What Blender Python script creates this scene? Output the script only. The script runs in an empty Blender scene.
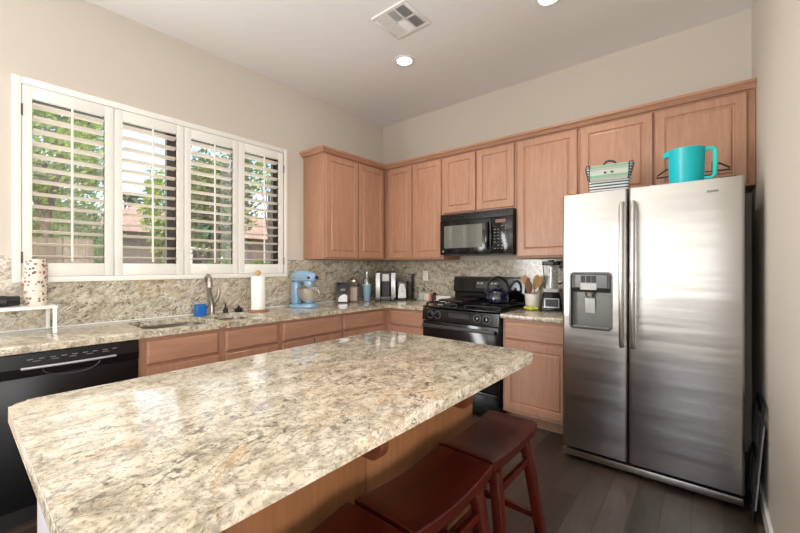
import bpy, bmesh, math, random
from mathutils import Vector, Matrix, Euler
random.seed(7)
SC = bpy.context.scene
COL = SC.collection
PI = math.pi
R = math.radians

# ------------------------------------------------------------------ camera
cam_data = bpy.data.cameras.new('camera')
cam_data.sensor_width = 36.0
cam_data.lens = 372.685 / 800 * 36.0
cam_data.clip_start = 0.02
cam = bpy.data.objects.new('camera', cam_data)
COL.objects.link(cam)
cam.location = (3.243, -3.573, 1.305)
cam.rotation_euler = (R(90), 0, R(39.632))
SC.camera = cam

# ------------------------------------------------------------------ world, sun, area lights, exposure
world = bpy.data.worlds.new('world')
SC.world = world
world.use_nodes = True
wn = world.node_tree
wn.nodes.clear()
w_out = wn.nodes.new('ShaderNodeOutputWorld')
w_bg = wn.nodes.new('ShaderNodeBackground')
w_sky = wn.nodes.new('ShaderNodeTexSky')
w_sky.sky_type = 'NISHITA'
w_sky.sun_disc = False
w_sky.sun_elevation = R(48)
w_sky.sun_rotation = R(120)
w_sky.dust_density = 3.0
w_sky.ozone_density = 1.2
w_bg.inputs['Strength'].default_value = 0.38
wn.links.new(w_sky.outputs[0], w_bg.inputs[0])
wn.links.new(w_bg.outputs[0], w_out.inputs[0])


def lamp(name, kind, loc, rot, energy, color=(1, 1, 1), **kw):
    d = bpy.data.lights.new(name, kind)
    d.energy = energy
    d.color = color
    for k, v in kw.items():
        setattr(d, k, v)
    o = bpy.data.objects.new(name, d)
    COL.objects.link(o)
    o.location = loc
    o.rotation_euler = rot
    return o


lamp('sun', 'SUN', (0, 0, 10), (R(42), 0, R(68)), 1.9, (1.0, 0.95, 0.86), angle=R(0.6))
# added fill lamps out of view behind the camera, standing in for daylight
lamp('rear_fill', 'AREA', (2.9, -7.1, 1.55), (R(114), 0, 0), 34, (1.0, 0.995, 0.985), shape='RECTANGLE', size=4.4, size_y=1.7)
lamp('left_fill', 'AREA', (0.12, -5.6, 1.3), (R(114), 0, R(-90)), 175, (1.0, 0.995, 0.985), shape='RECTANGLE', size=2.3, size_y=2.0)
lamp('side_fill', 'AREA', (7.3, -4.7, 1.5), (R(115), 0, R(90)), 150, (1.0, 0.995, 0.985), shape='RECTANGLE', size=3.4, size_y=2.2)
# daylight of the kitchen window
lamp('window_daylight', 'AREA', (-0.55, -2.39, 1.95), (0, R(-82), 0), 15, (0.95, 0.98, 1.0), shape='RECTANGLE', size=1.3, size_y=2.0)

SC.view_settings.view_transform = 'Standard'
SC.view_settings.look = 'None'
SC.view_settings.exposure = 0.52
SC.view_settings.gamma = 1.0
SC.view_settings.use_curve_mapping = False


# ------------------------------------------------------------------ materials
def newmat(name):
    m = bpy.data.materials.new(name)
    m.use_nodes = True
    nt = m.node_tree
    b = nt.nodes['Principled BSDF']
    return m, nt, b


def lin(c):
    return tuple(((x / 255) / 12.92 if x / 255 <= 0.04045 else ((x / 255 + 0.055) / 1.055) ** 2.4) for x in c) + (1,)


def mapping(nt, scale=(1, 1, 1), rot=(0, 0, 0), kind='Object'):
    tc = nt.nodes.new('ShaderNodeTexCoord')
    mp = nt.nodes.new('ShaderNodeMapping')
    mp.inputs['Scale'].default_value = scale
    mp.inputs['Rotation'].default_value = rot
    nt.links.new(tc.outputs[kind], mp.inputs[0])
    return mp


def noise(nt, vec, scale, detail=3, rough=0.55, dist=0.0):
    n = nt.nodes.new('ShaderNodeTexNoise')
    n.inputs['Scale'].default_value = scale
    n.inputs['Detail'].default_value = detail
    n.inputs['Roughness'].default_value = rough
    n.inputs['Distortion'].default_value = dist
    nt.links.new(vec.outputs[0], n.inputs['Vector'])
    return n


def ramp(nt, src, stops, out=0):
    r = nt.nodes.new('ShaderNodeValToRGB')
    el = r.color_ramp.elements
    while len(el) > len(stops):
        el.remove(el[-1])
    while len(el) < len(stops):
        el.new(0.5)
    for e, (p, c) in zip(el, stops):
        e.position = p
        e.color = c if len(c) == 4 else tuple(c) + (1,)
    nt.links.new(src.outputs[out], r.inputs[0])
    return r


def mixc(nt, fac, a, b, blend='MIX'):
    m = nt.nodes.new('ShaderNodeMix')
    m.data_type = 'RGBA'
    m.blend_type = blend
    if isinstance(fac, (int, float)):
        m.inputs[0].default_value = fac
    else:
        nt.links.new(fac, m.inputs[0])
    for i, x in ((6, a), (7, b)):
        if isinstance(x, (tuple, list)):
            m.inputs[i].default_value = x
        else:
            nt.links.new(x, m.inputs[i])
    return m


def plain(name, rgb, rough=0.5, metal=0.0, coat=0.0, vary=0.04, bump=0.0, nscale=30, spec=0.5):
    m, nt, b = newmat(name)
    c = lin(rgb)
    mp = mapping(nt)
    n = noise(nt, mp, nscale, 3)
    lo = tuple(x * (1 - vary) for x in c[:3]) + (1,)
    hi = tuple(min(1, x * (1 + vary)) for x in c[:3]) + (1,)
    r = ramp(nt, n, [(0.3, lo), (0.7, hi)])
    nt.links.new(r.outputs[0], b.inputs['Base Color'])
    b.inputs['Roughness'].default_value = rough
    b.inputs['Metallic'].default_value = metal
    b.inputs['Coat Weight'].default_value = coat
    b.inputs['Specular IOR Level'].default_value = spec
    if bump:
        bp = nt.nodes.new('ShaderNodeBump')
        bp.inputs['Strength'].default_value = bump
        bp.inputs['Distance'].default_value = 0.002
        nt.links.new(n.outputs[0], bp.inputs['Height'])
        nt.links.new(bp.outputs[0], b.inputs['Normal'])
    return m


def emissive(name, rgb, strength):
    m, nt, b = newmat(name)
    b.inputs['Base Color'].default_value = lin(rgb)
    b.inputs['Emission Color'].default_value = lin(rgb)
    b.inputs['Emission Strength'].default_value = strength
    return m


def glassy(name, tint=(1, 1, 1), gloss=0.08, rough=0.02):
    m, nt, b = newmat(name)
    nt.nodes.remove(b)
    t = nt.nodes.new('ShaderNodeBsdfTransparent')
    t.inputs[0].default_value = tuple(tint) + (1,)
    g = nt.nodes.new('ShaderNodeBsdfGlossy')
    g.inputs['Roughness'].default_value = rough
    lw = nt.nodes.new('ShaderNodeFresnel')
    lw.inputs[0].default_value = 1.35
    ad = nt.nodes.new('ShaderNodeMath')
    ad.operation = 'ADD'
    ad.inputs[1].default_value = gloss
    nt.links.new(lw.outputs[0], ad.inputs[0])
    mx = nt.nodes.new('ShaderNodeMixShader')
    nt.links.new(ad.outputs[0], mx.inputs[0])
    nt.links.new(t.outputs[0], mx.inputs[1])
    nt.links.new(g.outputs[0], mx.inputs[2])
    nt.links.new(mx.outputs[0], nt.nodes['Material Output'].inputs[0])
    return m


def wood(name, c1, c2, rough=0.4, grain=(18, 18, 1.6), coat=0.0, strength=1.0):
    m, nt, b = newmat(name)
    mp = mapping(nt, grain)
    n1 = noise(nt, mp, 2.2, 5, 0.6, 0.6)
    n2 = noise(nt, mp, 9.0, 3, 0.6, 0.2)
    r1 = ramp(nt, n1, [(0.3, lin(c1)), (0.7, lin(c2))])
    r2 = ramp(nt, n2, [(0.35, (0.86, 0.84, 0.82)), (0.6, (1, 1, 1))])
    mx = mixc(nt, 0.6 * strength, r1.outputs[0], r2.outputs[0], 'MULTIPLY')
    nt.links.new(mx.outputs[2], b.inputs['Base Color'])
    b.inputs['Roughness'].default_value = rough
    b.inputs['Coat Weight'].default_value = coat
    b.inputs['Coat Roughness'].default_value = 0.12
    return m


def granite(name, rot, stretch, dark=1.0, rough=0.09, val=1.0, warm=0.945):
    m, nt, b = newmat(name)
    mp = mapping(nt, (1, 1, 1))
    mpr = mapping(nt, (1, 1, 1), rot)
    mps = nt.nodes.new('ShaderNodeMapping')
    mps.inputs['Scale'].default_value = stretch
    nt.links.new(mpr.outputs[0], mps.inputs[0])
    n1 = noise(nt, mp, 4.5, 6, 0.66, 1.0)
    base = ramp(nt, n1, [(0.22, lin((176, 166, 148))), (0.42, lin((230, 219, 198))), (0.55, lin((242, 234, 218))),
                         (0.68, lin((230, 205, 172))), (0.82, lin((208, 192, 166)))])
    # cloudy grey-brown mid-scale mottling
    n4 = noise(nt, mps, 15.0, 6, 0.72, 0.7)
    mot = ramp(nt, n4, [(0.36, (0.34, 0.32, 0.28)), (0.48, (0.78, 0.75, 0.68)), (0.6, (1, 1, 1))])
    c1 = mixc(nt, 0.75, base.outputs[0], mot.outputs[0], 'MULTIPLY')
    # dark wavy streaks, gathered where a large noise is high
    n2 = noise(nt, mps, 27.0, 6, 0.66, 1.3)
    st = ramp(nt, n2, [(0.405, (1, 1, 1)), (0.465, (0, 0, 0))])
    n3 = noise(nt, mps, 2.6, 5, 0.7, 2.2)
    mk = ramp(nt, n3, [(0.40, (0.08, 0.08, 0.08)), (0.58, (1, 1, 1))])
    f = nt.nodes.new('ShaderNodeMath')
    f.operation = 'MULTIPLY'
    nt.links.new(st.outputs[0], f.inputs[0])
    nt.links.new(mk.outputs[0], f.inputs[1])
    f2 = nt.nodes.new('ShaderNodeMath')
    f2.operation = 'MULTIPLY'
    f2.inputs[1].default_value = 0.85 * dark
    nt.links.new(f.outputs[0], f2.inputs[0])
    c2 = mixc(nt, f2.outputs[0], c1.outputs[2], lin((74, 66, 58)))
    # thin meandering grey veins
    n6 = noise(nt, mps, 5.5, 6, 0.62, 1.1)
    vn = ramp(nt, n6, [(0.470, (0, 0, 0)), (0.494, (0.7, 0.7, 0.7)), (0.506, (0.7, 0.7, 0.7)), (0.530, (0, 0, 0))])
    f3 = nt.nodes.new('ShaderNodeMath')
    f3.operation = 'MULTIPLY'
    nt.links.new(vn.outputs[0], f3.inputs[0])
    nt.links.new(n4.outputs[0], f3.inputs[1])
    c2 = mixc(nt, f3.outputs[0], c2.outputs[2], lin((96, 86, 76)))
    # fine crystal speckle
    n5 = noise(nt, mp, 95.0, 4, 0.75)
    sp = ramp(nt, n5, [(0.36, (0.36, 0.33, 0.30)), (0.47, (1, 1, 1)), (0.60, (1, 1, 1)), (0.72, (1.2, 1.2, 1.2))])
    c3 = mixc(nt, 0.8, c2.outputs[2], sp.outputs[0], 'MULTIPLY')
    c3 = mixc(nt, 1.0, c3.outputs[2], (val, val * (1 + warm) / 2, val * warm, 1), 'MULTIPLY')
    nt.links.new(c3.outputs[2], b.inputs['Base Color'])
    b.inputs['Roughness'].default_value = rough
    b.inputs['Specular IOR Level'].default_value = 0.55
    return m


def brushed(name, rgb, rough=0.28, stretch=(0.6, 0.6, 60), bump=0.05):
    m, nt, b = newmat(name)
    mp = mapping(nt, stretch)
    n = noise(nt, mp, 4.0, 4, 0.6)
    r = ramp(nt, n, [(0.3, (rough * 0.97,) * 3), (0.7, (rough * 1.03,) * 3)])
    nt.links.new(r.outputs[0], b.inputs['Roughness'])
    b.inputs['Base Color'].default_value = lin(rgb)
    b.inputs['Metallic'].default_value = 1.0
    # very slight horizontal waviness of the sheet
    mp2 = mapping(nt, (0.35, 0.35, 3.2))
    n2 = noise(nt, mp2, 2.4, 2, 0.5)
    bp = nt.nodes.new('ShaderNodeBump')
    bp.inputs['Strength'].default_value = bump
    bp.inputs['Distance'].default_value = 0.05
    nt.links.new(n2.outputs[0], bp.inputs['Height'])
    nt.links.new(bp.outputs[0], b.inputs['Normal'])
    return m


M = {}
M['wall'] = plain('painted_wall', (205, 196, 184), 0.85, vary=0.015, bump=0.25, nscale=90)
M['ceiling'] = plain('painted_ceiling', (240, 238, 236), 0.9, vary=0.012, bump=0.25, nscale=80)
M['trim'] = plain('white_trim', (236, 235, 232), 0.4, vary=0.01)
M['shutter'] = plain('shutter_white', (236, 234, 228), 0.45, vary=0.01)
M['louver'] = plain('louver_cream', (246, 234, 218), 0.5, vary=0.01)
M['bronze'] = plain('bronze_frame', (62, 50, 42), 0.5)
M['glass'] = glassy('window_glass')
M['cab'] = wood('maple_cabinet', (170, 125, 100), (188, 142, 116), 0.42, coat=0.08)
M['cab_x'] = wood('maple_cabinet_rail', (170, 125, 100), (188, 142, 116), 0.42, (1.6, 1.6, 18), coat=0.08)
M['cab_in'] = plain('cabinet_inside', (150, 112, 88), 0.6)
M['island_wood'] = wood('island_panel_wood', (122, 78, 46), (138, 91, 56), 0.45, (22, 22, 0.9))
M['corbel_wood'] = wood('corbel_wood', (92, 48, 28), (110, 60, 36), 0.4, (16, 16, 3))
M['granite_counter'] = granite('granite_counter', (0, 0, 0.6), (1.4, 0.85, 1.2), 1.0, 0.12, 0.86, 0.99)
M['granite_splash'] = granite('granite_splash', (-0.55, 0, 0.15), (1.0, 0.8, 1.6), 1.17, 0.16, 0.80, 1.03)
M['granite_island'] = granite('granite_island', (0, 0, -0.2), (1.35, 0.85, 1.2), 0.95, 0.10, 0.84)
M['steel'] = brushed('brushed_steel', (184, 181, 177), 0.3, bump=0.12)
M['steel_plain'] = plain('polished_steel', (214, 212, 208), 0.3, 1.0)
M['steel_sat'] = plain('satin_nickel', (178, 171, 162), 0.32, 1.0)
M['recess'] = plain('recess_metal', (104, 103, 100), 0.38, 0.8)
M['appliance_black'] = plain('appliance_black', (12, 12, 13), 0.32, spec=0.25)
M['black'] = plain('black_gloss', (14, 13, 13), 0.12, vary=0.1)
M['black_m'] = plain('black_satin', (20, 19, 19), 0.4, vary=0.1)
M['black_iron'] = plain('black_iron', (22, 21, 21), 0.6, vary=0.15, bump=0.2)
M['dark_glass'] = plain('dark_glass', (10, 10, 11), 0.04, coat=0.5)
M['mw_glass'] = plain('microwave_window', (104, 106, 98), 0.08, coat=1.0, spec=1.0)
M['griddle'] = plain('griddle_dark', (44, 30, 27), 0.3)
M['dgrey'] = plain('dark_grey', (58, 57, 57), 0.4)
M['mgrey'] = plain('mid_grey', (128, 128, 128), 0.4)
M['lgrey'] = plain('light_grey', (196, 196, 194), 0.4)
M['silver'] = plain('silver_plastic', (196, 196, 198), 0.3, 0.5)
M['white'] = plain('white_plastic', (240, 238, 234), 0.35)
M['paper'] = plain('paper_towel', (246, 244, 240), 0.9, bump=0.4, nscale=160)
M['cream'] = plain('cream_ceramic', (232, 224, 210), 0.3)
M['teal'] = plain('teal_plastic', (4, 186, 196), 0.35, vary=0.02)
M['teal_l'] = plain('teal_plastic_light', (60, 208, 200), 0.3, vary=0.02)
M['blue_mixer'] = plain('pale_blue_enamel', (132, 168, 196), 0.18, coat=0.5)
M['blue_cup'] = plain('pale_blue_plastic', (128, 164, 184), 0.4)
M['blue'] = plain('bright_blue', (12, 98, 178), 0.5, bump=0.3)
M['kettle'] = plain('navy_enamel', (16, 16, 44), 0.1, coat=0.8)
M['mint'] = plain('mint_plastic', (150, 200, 186), 0.4)
M['bowl_steel'] = plain('bowl_steel', (228, 225, 220), 0.34, 1.0)
M['clear'] = glassy('clear_plastic', (0.93, 0.95, 0.95), 0.1, 0.05)
M['clear_g'] = glassy('clear_glass', (0.96, 0.97, 0.97), 0.14, 0.03)
M['flour'] = plain('pinkish_flour', (232, 214, 200), 0.9, bump=0.5)
M['spoon'] = wood('spoon_wood', (196, 150, 104), (218, 176, 130), 0.55, (30, 30, 3))
M['spoon_d'] = wood('spoon_wood_dark', (130, 98, 74), (152, 118, 90), 0.55, (30, 30, 3))
M['base_wood'] = wood('towel_base_wood', (150, 104, 74), (172, 124, 92), 0.5, (6, 6, 6))
M['knob_wood'] = plain('knob_wood', (206, 160, 112), 0.5)
M['cherry'] = wood('cherry_stool', (44, 8, 3), (66, 13, 4), 0.34, (9, 1.2, 9), coat=0.25)
M['cherry_leg'] = wood('cherry_stool_leg', (48, 10, 4), (66, 17, 6), 0.3, (14, 14, 1.2), coat=0.15)
M['yellow'] = plain('yellow_green_sponge', (208, 212, 74), 0.8, bump=0.5, nscale=120)
M['pink'] = plain('salmon_pink', (224, 148, 132), 0.6)
M['coral'] = plain('coral_plastic', (226, 120, 92), 0.5)
M['red_p'] = plain('red_print', (150, 62, 52), 0.7)
M['lawn'] = plain('lawn', (96, 122, 48), 0.95, vary=0.3, nscale=14, bump=0.5)
M['stucco'] = plain('stucco_grey', (108, 94, 88), 0.9, vary=0.06, bump=0.4)
M['palm'] = plain('palm_green', (48, 74, 34), 0.7)
M['bark'] = plain('bark', (84, 68, 56), 0.9, vary=0.25, bump=0.8)
M['opal'] = emissive('lamp_lens', (255, 240, 220), 9.0)
M['lavender'] = plain('pale_grey_paint', (150, 145, 149), 0.5)
M['display_r'] = emissive('clock_display', (120, 84, 74), 0.1)
M['navy_trim'] = plain('navy_trim', (44, 58, 74), 0.8)
M['cloth'] = plain('pale_blue_cloth', (206, 210, 226), 0.8)


def m_floor():
    m, nt, b = newmat('dark_plank_floor')
    tc = nt.nodes.new('ShaderNodeTexCoord')
    sx = nt.nodes.new('ShaderNodeSeparateXYZ')
    cx = nt.nodes.new('ShaderNodeCombineXYZ')
    nt.links.new(tc.outputs['Object'], sx.inputs[0])
    nt.links.new(sx.outputs[1], cx.inputs[0])
    nt.links.new(sx.outputs[0], cx.inputs[1])
    br = nt.nodes.new('ShaderNodeTexBrick')
    br.offset = 0.37
    br.inputs['Scale'].default_value = 1.0
    br.inputs['Brick Width'].default_value = 0.95
    br.inputs['Row Height'].default_value = 0.127
    br.inputs['Mortar Size'].default_value = 0.0016
    br.inputs['Color1'].default_value = lin((86, 74, 65))
    br.inputs['Color2'].default_value = lin((56, 47, 41))
    br.inputs['Mortar'].default_value = lin((26, 22, 20))
    nt.links.new(cx.outputs[0], br.inputs[0])
    mp = mapping(nt, (14, 1.3, 1))
    n = noise(nt, mp, 3.5, 6, 0.65, 0.5)
    r = ramp(nt, n, [(0.3, (0.62, 0.6, 0.58)), (0.7, (1.1, 1.08, 1.06))])
    mx = mixc(nt, 0.85, br.outputs[0], r.outputs[0], 'MULTIPLY')
    nt.links.new(mx.outputs[2], b.inputs['Base Color'])
    b.inputs['Roughness'].default_value = 0.34
    bp = nt.nodes.new('ShaderNodeBump')
    bp.inputs['Strength'].default_value = 0.25
    bp.inputs['Distance'].default_value = 0.002
    nt.links.new(br.outputs['Fac'], bp.inputs['Height'])
    bp.invert = True
    nt.links.new(bp.outputs[0], b.inputs['Normal'])
    return m


def m_fence():
    m, nt, b = newmat('wood_fence')
    mp = mapping(nt, (1, 1, 1))
    w = nt.nodes.new('ShaderNodeTexNoise')
    mp.inputs['Scale'].default_value = (6, 6, 0.4)
    w.inputs['Scale'].default_value = 2.5
    nt.links.new(mp.outputs[0], w.inputs['Vector'])
    r = ramp(nt, w, [(0.3, lin((84, 70, 56))), (0.7, lin((124, 106, 88)))])
    nt.links.new(r.outputs[0], b.inputs['Base Color'])
    b.inputs['Roughness'].default_value = 0.9
    return m


def m_roof():
    m, nt, b = newmat('roof_tiles')
    mp = mapping(nt, (1, 1, 1))
    w = nt.nodes.new('ShaderNodeTexWave')
    w.bands_direction = 'Y'
    w.inputs['Scale'].default_value = 1.6
    w.inputs['Distortion'].default_value = 0.6
    nt.links.new(mp.outputs[0], w.inputs['Vector'])
    n = noise(nt, mp, 6, 4)
    r1 = ramp(nt, n, [(0.3, lin((140, 112, 96))), (0.7, lin((168, 140, 122)))])
    r = ramp(nt, w, [(0.0, (0.75, 0.75, 0.75)), (0.4, (1, 1, 1))])
    mx = mixc(nt, 0.7, r1.outputs[0], r.outputs[0], 'MULTIPLY')
    nt.links.new(mx.outputs[2], b.inputs['Base Color'])
    b.inputs['Roughness'].default_value = 0.9
    return m


def m_leaf(name, c1, c2):
    m, nt, b = newmat(name)
    mp = mapping(nt)
    n = noise(nt, mp, 3.0, 5, 0.7)
    r = ramp(nt, n, [(0.3, lin(c1)), (0.65, lin(c2))])
    nt.links.new(r.outputs[0], b.inputs['Base Color'])
    b.inputs['Roughness'].default_value = 0.6
    tr = nt.nodes.new('ShaderNodeBsdfTranslucent')
    nt.links.new(r.outputs[0], tr.inputs[0])
    mx = nt.nodes.new('ShaderNodeMixShader')
    mx.inputs[0].default_value = 0.45
    nt.links.new(b.outputs[0], mx.inputs[1])
    nt.links.new(tr.outputs[0], mx.inputs[2])
    nt.links.new(mx.outputs[0], nt.nodes['Material Output'].inputs[0])
    return m


def m_stripes(name, cols, scale, rot=(0, 0, 0), axis=2):
    """horizontal woven stripes through a repeating ramp along one object axis"""
    m, nt, b = newmat(name)
    tc = nt.nodes.new('ShaderNodeTexCoord')
    sx = nt.nodes.new('ShaderNodeSeparateXYZ')
    nt.links.new(tc.outputs['Object'], sx.inputs[0])
    mu = nt.nodes.new('ShaderNodeMath')
    mu.operation = 'MULTIPLY'
    mu.inputs[1].default_value = scale
    nt.links.new(sx.outputs[axis], mu.inputs[0])
    fr = nt.nodes.new('ShaderNodeMath')
    fr.operation = 'FRACT'
    nt.links.new(mu.outputs[0], fr.inputs[0])
    n = len(cols)
    r = ramp(nt, fr, [(i / n, lin(c)) for i, c in enumerate(cols)])
    r.color_ramp.interpolation = 'CONSTANT'
    nt.links.new(r.outputs[0], b.inputs['Base Color'])
    b.inputs['Roughness'].default_value = 0.85
    return m


def m_print():
    m, nt, b = newmat('printed_paper')
    mp = mapping(nt, (1, 1, 1))
    v = nt.nodes.new('ShaderNodeTexVoronoi')
    v.inputs['Scale'].default_value = 52
    v.inputs['Randomness'].default_value = 0.9
    nt.links.new(mp.outputs[0], v.inputs['Vector'])
    n = noise(nt, mp, 60, 2, 0.5)
    ad = nt.nodes.new('ShaderNodeMath')
    ad.operation = 'MULTIPLY_ADD'
    ad.inputs[1].default_value = 0.35
    nt.links.new(n.outputs[0], ad.inputs[0])
    nt.links.new(v.outputs['Distance'], ad.inputs[2])
    mk = ramp(nt, ad, [(0.54, (1, 1, 1)), (0.57, (0, 0, 0))])
    hue = ramp(nt, v, [(0.0, lin((146, 88, 78))), (0.25, lin((104, 100, 96))), (0.55, lin((168, 104, 92))), (0.75, lin((232, 224, 210))),
                       (0.9, lin((90, 84, 70)))], out=1)
    hue.color_ramp.interpolation = 'CONSTANT'
    mx = mixc(nt, mk.outputs[0], lin((222, 212, 196)), hue.outputs[0])
    nt.links.new(mx.outputs[2], b.inputs['Base Color'])
    b.inputs['Roughness'].default_value = 0.85
    return m


for k_ in ('cherry', 'cherry_leg'):
    M[k_].node_tree.nodes['Principled BSDF'].inputs['Specular IOR Level'].default_value = 0.3
M['floor'] = m_floor()
M['fence'] = m_fence()
M['roof'] = m_roof()
M['leaf_a'] = m_leaf('leaf_bright', (112, 142, 40), (170, 190, 74))
M['leaf_b'] = m_leaf('leaf_olive', (86, 104, 44), (140, 150, 84))
M['leaf_c'] = m_leaf('leaf_hedge', (80, 118, 34), (140, 170, 66))
M['stripe'] = m_stripes('striped_canvas', [(230, 232, 228), (60, 92, 94), (228, 228, 226), (86, 92, 112)], 26)
M['stripe_flap'] = m_stripes('striped_flap', [(176, 192, 176), (168, 166, 160), (126, 172, 142), (190, 190, 182)], 14)
M['print'] = m_print()


# ------------------------------------------------------------------ mesh helper
class B:
    def __init__(s):
        s.bm = bmesh.new()
        s.mi = 0

    def _mark(s, faces):
        for f in faces:
            f.material_index = s.mi

    def box(s, x0, x1, y0, y1, z0, z1, bev=0.0, seg=2):
        t = bmesh.new()
        v = [t.verts.new(p) for p in ((x0, y0, z0), (x1, y0, z0), (x1, y1, z0), (x0, y1, z0), (x0, y0, z1), (x1, y0, z1), (x1, y1, z1), (x0, y1, z1))]
        for q in ((0, 3, 2, 1), (4, 5, 6, 7), (0, 1, 5, 4), (1, 2, 6, 5), (2, 3, 7, 6), (3, 0, 4, 7)):
            t.faces.new([v[i] for i in q])
        if bev:
            bmesh.ops.bevel(t, geom=t.edges[:], offset=bev, segments=seg, profile=0.5, affect='EDGES')
        s.merge(t)
        return s

    def merge(s, t, mat=None):
        if mat is not None:
            bmesh.ops.transform(t, matrix=mat, verts=t.verts)
        mp = {}
        for v in t.verts:
            mp[v] = s.bm.verts.new(v.co)
        for f in t.faces:
            try:
                nf = s.bm.faces.new([mp[v] for v in f.verts])
                nf.material_index = s.mi
            except ValueError:
                pass
        t.free()

    def obox(s, c, half, rot=(0, 0, 0), bev=0.0):
        o = B()
        o.box(-half[0], half[0], -half[1], half[1], -half[2], half[2], bev)
        s.merge(o.bm, Matrix.Translation(c) @ Euler(rot).to_matrix().to_4x4())
        return s

    def lathe(s, prof, c=(0, 0, 0), seg=24, sx=1, sy=1, axis=None, cap=True):
        """prof: list of (r, z)"""
        t = bmesh.new()
        rings = []
        for r, z in prof:
            if r < 1e-6:
                rings.append([t.verts.new((0, 0, z))])
            else:
                rings.append([t.verts.new((r * sx * math.cos(2 * PI * i / seg), r * sy * math.sin(2 * PI * i / seg), z)) for i in range(seg)])
        for a, b in zip(rings, rings[1:]):
            for i in range(seg):
                j = (i + 1) % seg
                if len(a) == 1 and len(b) == 1:
                    continue
                if len(a) == 1:
                    t.faces.new([a[0], b[i], b[j]])
                elif len(b) == 1:
                    t.faces.new([a[i], a[j], b[0]])
                else:
                    t.faces.new([a[i], a[j], b[j], b[i]])
        if cap:
            for rg in (rings[0], rings[-1]):
                if len(rg) > 1:
                    t.faces.new(rg)
        mat = Matrix.Translation(c)
        if axis is not None:
            mat = mat @ Vector(axis).to_track_quat('Z', 'Y').to_matrix().to_4x4()
        s.merge(t, mat)
        return s

    def cyl(s, p0, p1, r0, r1=None, seg=16):
        p0, p1 = Vector(p0), Vector(p1)
        d = p1 - p0
        r1 = r0 if r1 is None else r1
        return s.lathe([(r0, 0), (r1, d.length)], p0, seg, axis=d)

    def tube(s, pts, r, seg=10, closed=False):
        pts = [Vector(p) for p in pts]
        n = len(pts)
        t = bmesh.new()
        rings = []
        prev = None
        for i, p in enumerate(pts):
            if closed:
                d = pts[(i + 1) % n] - pts[i - 1]
            else:
                d = pts[min(i + 1, n - 1)] - pts[max(i - 1, 0)]
            d.normalize()
            if prev is None:
                a = d.orthogonal().normalized()
            else:
                a = (prev - d * prev.dot(d)).normalized()
            prev = a
            b = d.cross(a)
            rr = r[i] if isinstance(r, (list, tuple)) else r
            rings.append([t.verts.new(p + (a * math.cos(2 * PI * k / seg) + b * math.sin(2 * PI * k / seg)) * rr) for k in range(seg)])
        m = n if closed else n - 1
        for i in range(m):
            a, b = rings[i], rings[(i + 1) % n]
            for k in range(seg):
                j = (k + 1) % seg
                t.faces.new([a[k], a[j], b[j], b[k]])
        if not closed:
            t.faces.new(rings[0])
            t.faces.new(rings[-1])
        s.merge(t)
        return s

    def prism(s, poly, z0, z1, bev=0.0, seg=3, mat=None):
        """poly in xy, extruded z0..z1, top and bottom rims rounded"""
        t = bmesh.new()
        a = [t.verts.new((x, y, z0)) for x, y in poly]
        b = [t.verts.new((x, y, z1)) for x, y in poly]
        t.faces.new(a[::-1])
        t.faces.new(b)
        n = len(poly)
        for i in range(n):
            j = (i + 1) % n
            t.faces.new([a[i], a[j], b[j], b[i]])
        if bev:
            t.edges.ensure_lookup_table()
            ed = [e for e in t.edges if abs(e.verts[0].co.z - e.verts[1].co.z) < 1e-6]
            bmesh.ops.bevel(t, geom=ed, offset=bev, segments=seg, profile=0.5, affect='EDGES')
        s.merge(t, mat)
        return s

    def sphere(s, c, r, sc=(1, 1, 1), seg=20):
        t = bmesh.new()
        bmesh.ops.create_uvsphere(t, u_segments=seg, v_segments=seg // 2 + 2, radius=r)
        s.merge(t, Matrix.Translation(c) @ Matrix.Diagonal((sc[0], sc[1], sc[2], 1)))
        return s

    def panel(s, ax, face, u0, u1, v0, v1, t=0.02, raised=True, frame=0.055):
        """cabinet front. ax 'x': faces +x at x=face, u=y; ax 'y': faces -y at y=-face, u=x"""
        def P(u, v, d):
            return (face + d, u, v) if ax == 'x' else (u, -(face + d), v)
        tb = bmesh.new()
        if raised:
            rings = [(0, 0), (0, t - 0.003), (0.003, t), (frame, t), (frame + 0.004, t - 0.007), (frame + 0.012, t - 0.008),
                     (frame + 0.020, t - 0.002), (frame + 0.024, t - 0.001)]
        else:
            rings = [(0, 0), (0, t - 0.008), (0.006, t - 0.003), (0.014, t)]
        R_ = []
        for i, d in rings:
            R_.append([tb.verts.new(P(*q)) for q in ((u0 + i, v0 + i, d), (u1 - i, v0 + i, d), (u1 - i, v1 - i, d), (u0 + i, v1 - i, d))])
        tb.faces.new(R_[0])
        tb.faces.new(R_[-1])
        for a, b in zip(R_, R_[1:]):
            for k in range(4):
                tb.faces.new([a[k], a[(k + 1) % 4], b[(k + 1) % 4], b[k]])
        s.merge(tb)
        return s


def mkmesh(name, b, mats, shift=(0, 0, 0), smooth=True):
    bm = b.bm
    bmesh.ops.remove_doubles(bm, verts=bm.verts, dist=1e-6)
    bmesh.ops.recalc_face_normals(bm, faces=bm.faces)
    if any(shift):
        bmesh.ops.translate(bm, vec=Vector(shift), verts=bm.verts)
    me = bpy.data.meshes.new(name)
    bm.to_mesh(me)
    bm.free()
    for m in (mats if isinstance(mats, (list, tuple)) else [mats]):
        me.materials.append(M[m] if isinstance(m, str) else m)
    if smooth:
        me.polygons.foreach_set('use_smooth', [True] * len(me.polygons))
        me.set_sharp_from_angle(angle=R(35))
    return me


ROOTLOC = {}


def part(name, b, mats, parent, world=False, smooth=True, label=None):
    """a mesh child; world=True: its mesh is written in scene coordinates"""
    root = parent
    while root.parent:
        root = root.parent
    sh = tuple(-c for c in root.location) if world else (0, 0, 0)
    o = bpy.data.objects.new(name, mkmesh(name, b, mats, sh, smooth))
    COL.objects.link(o)
    o.parent = parent
    if label:
        o['label'] = label
    return o


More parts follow.
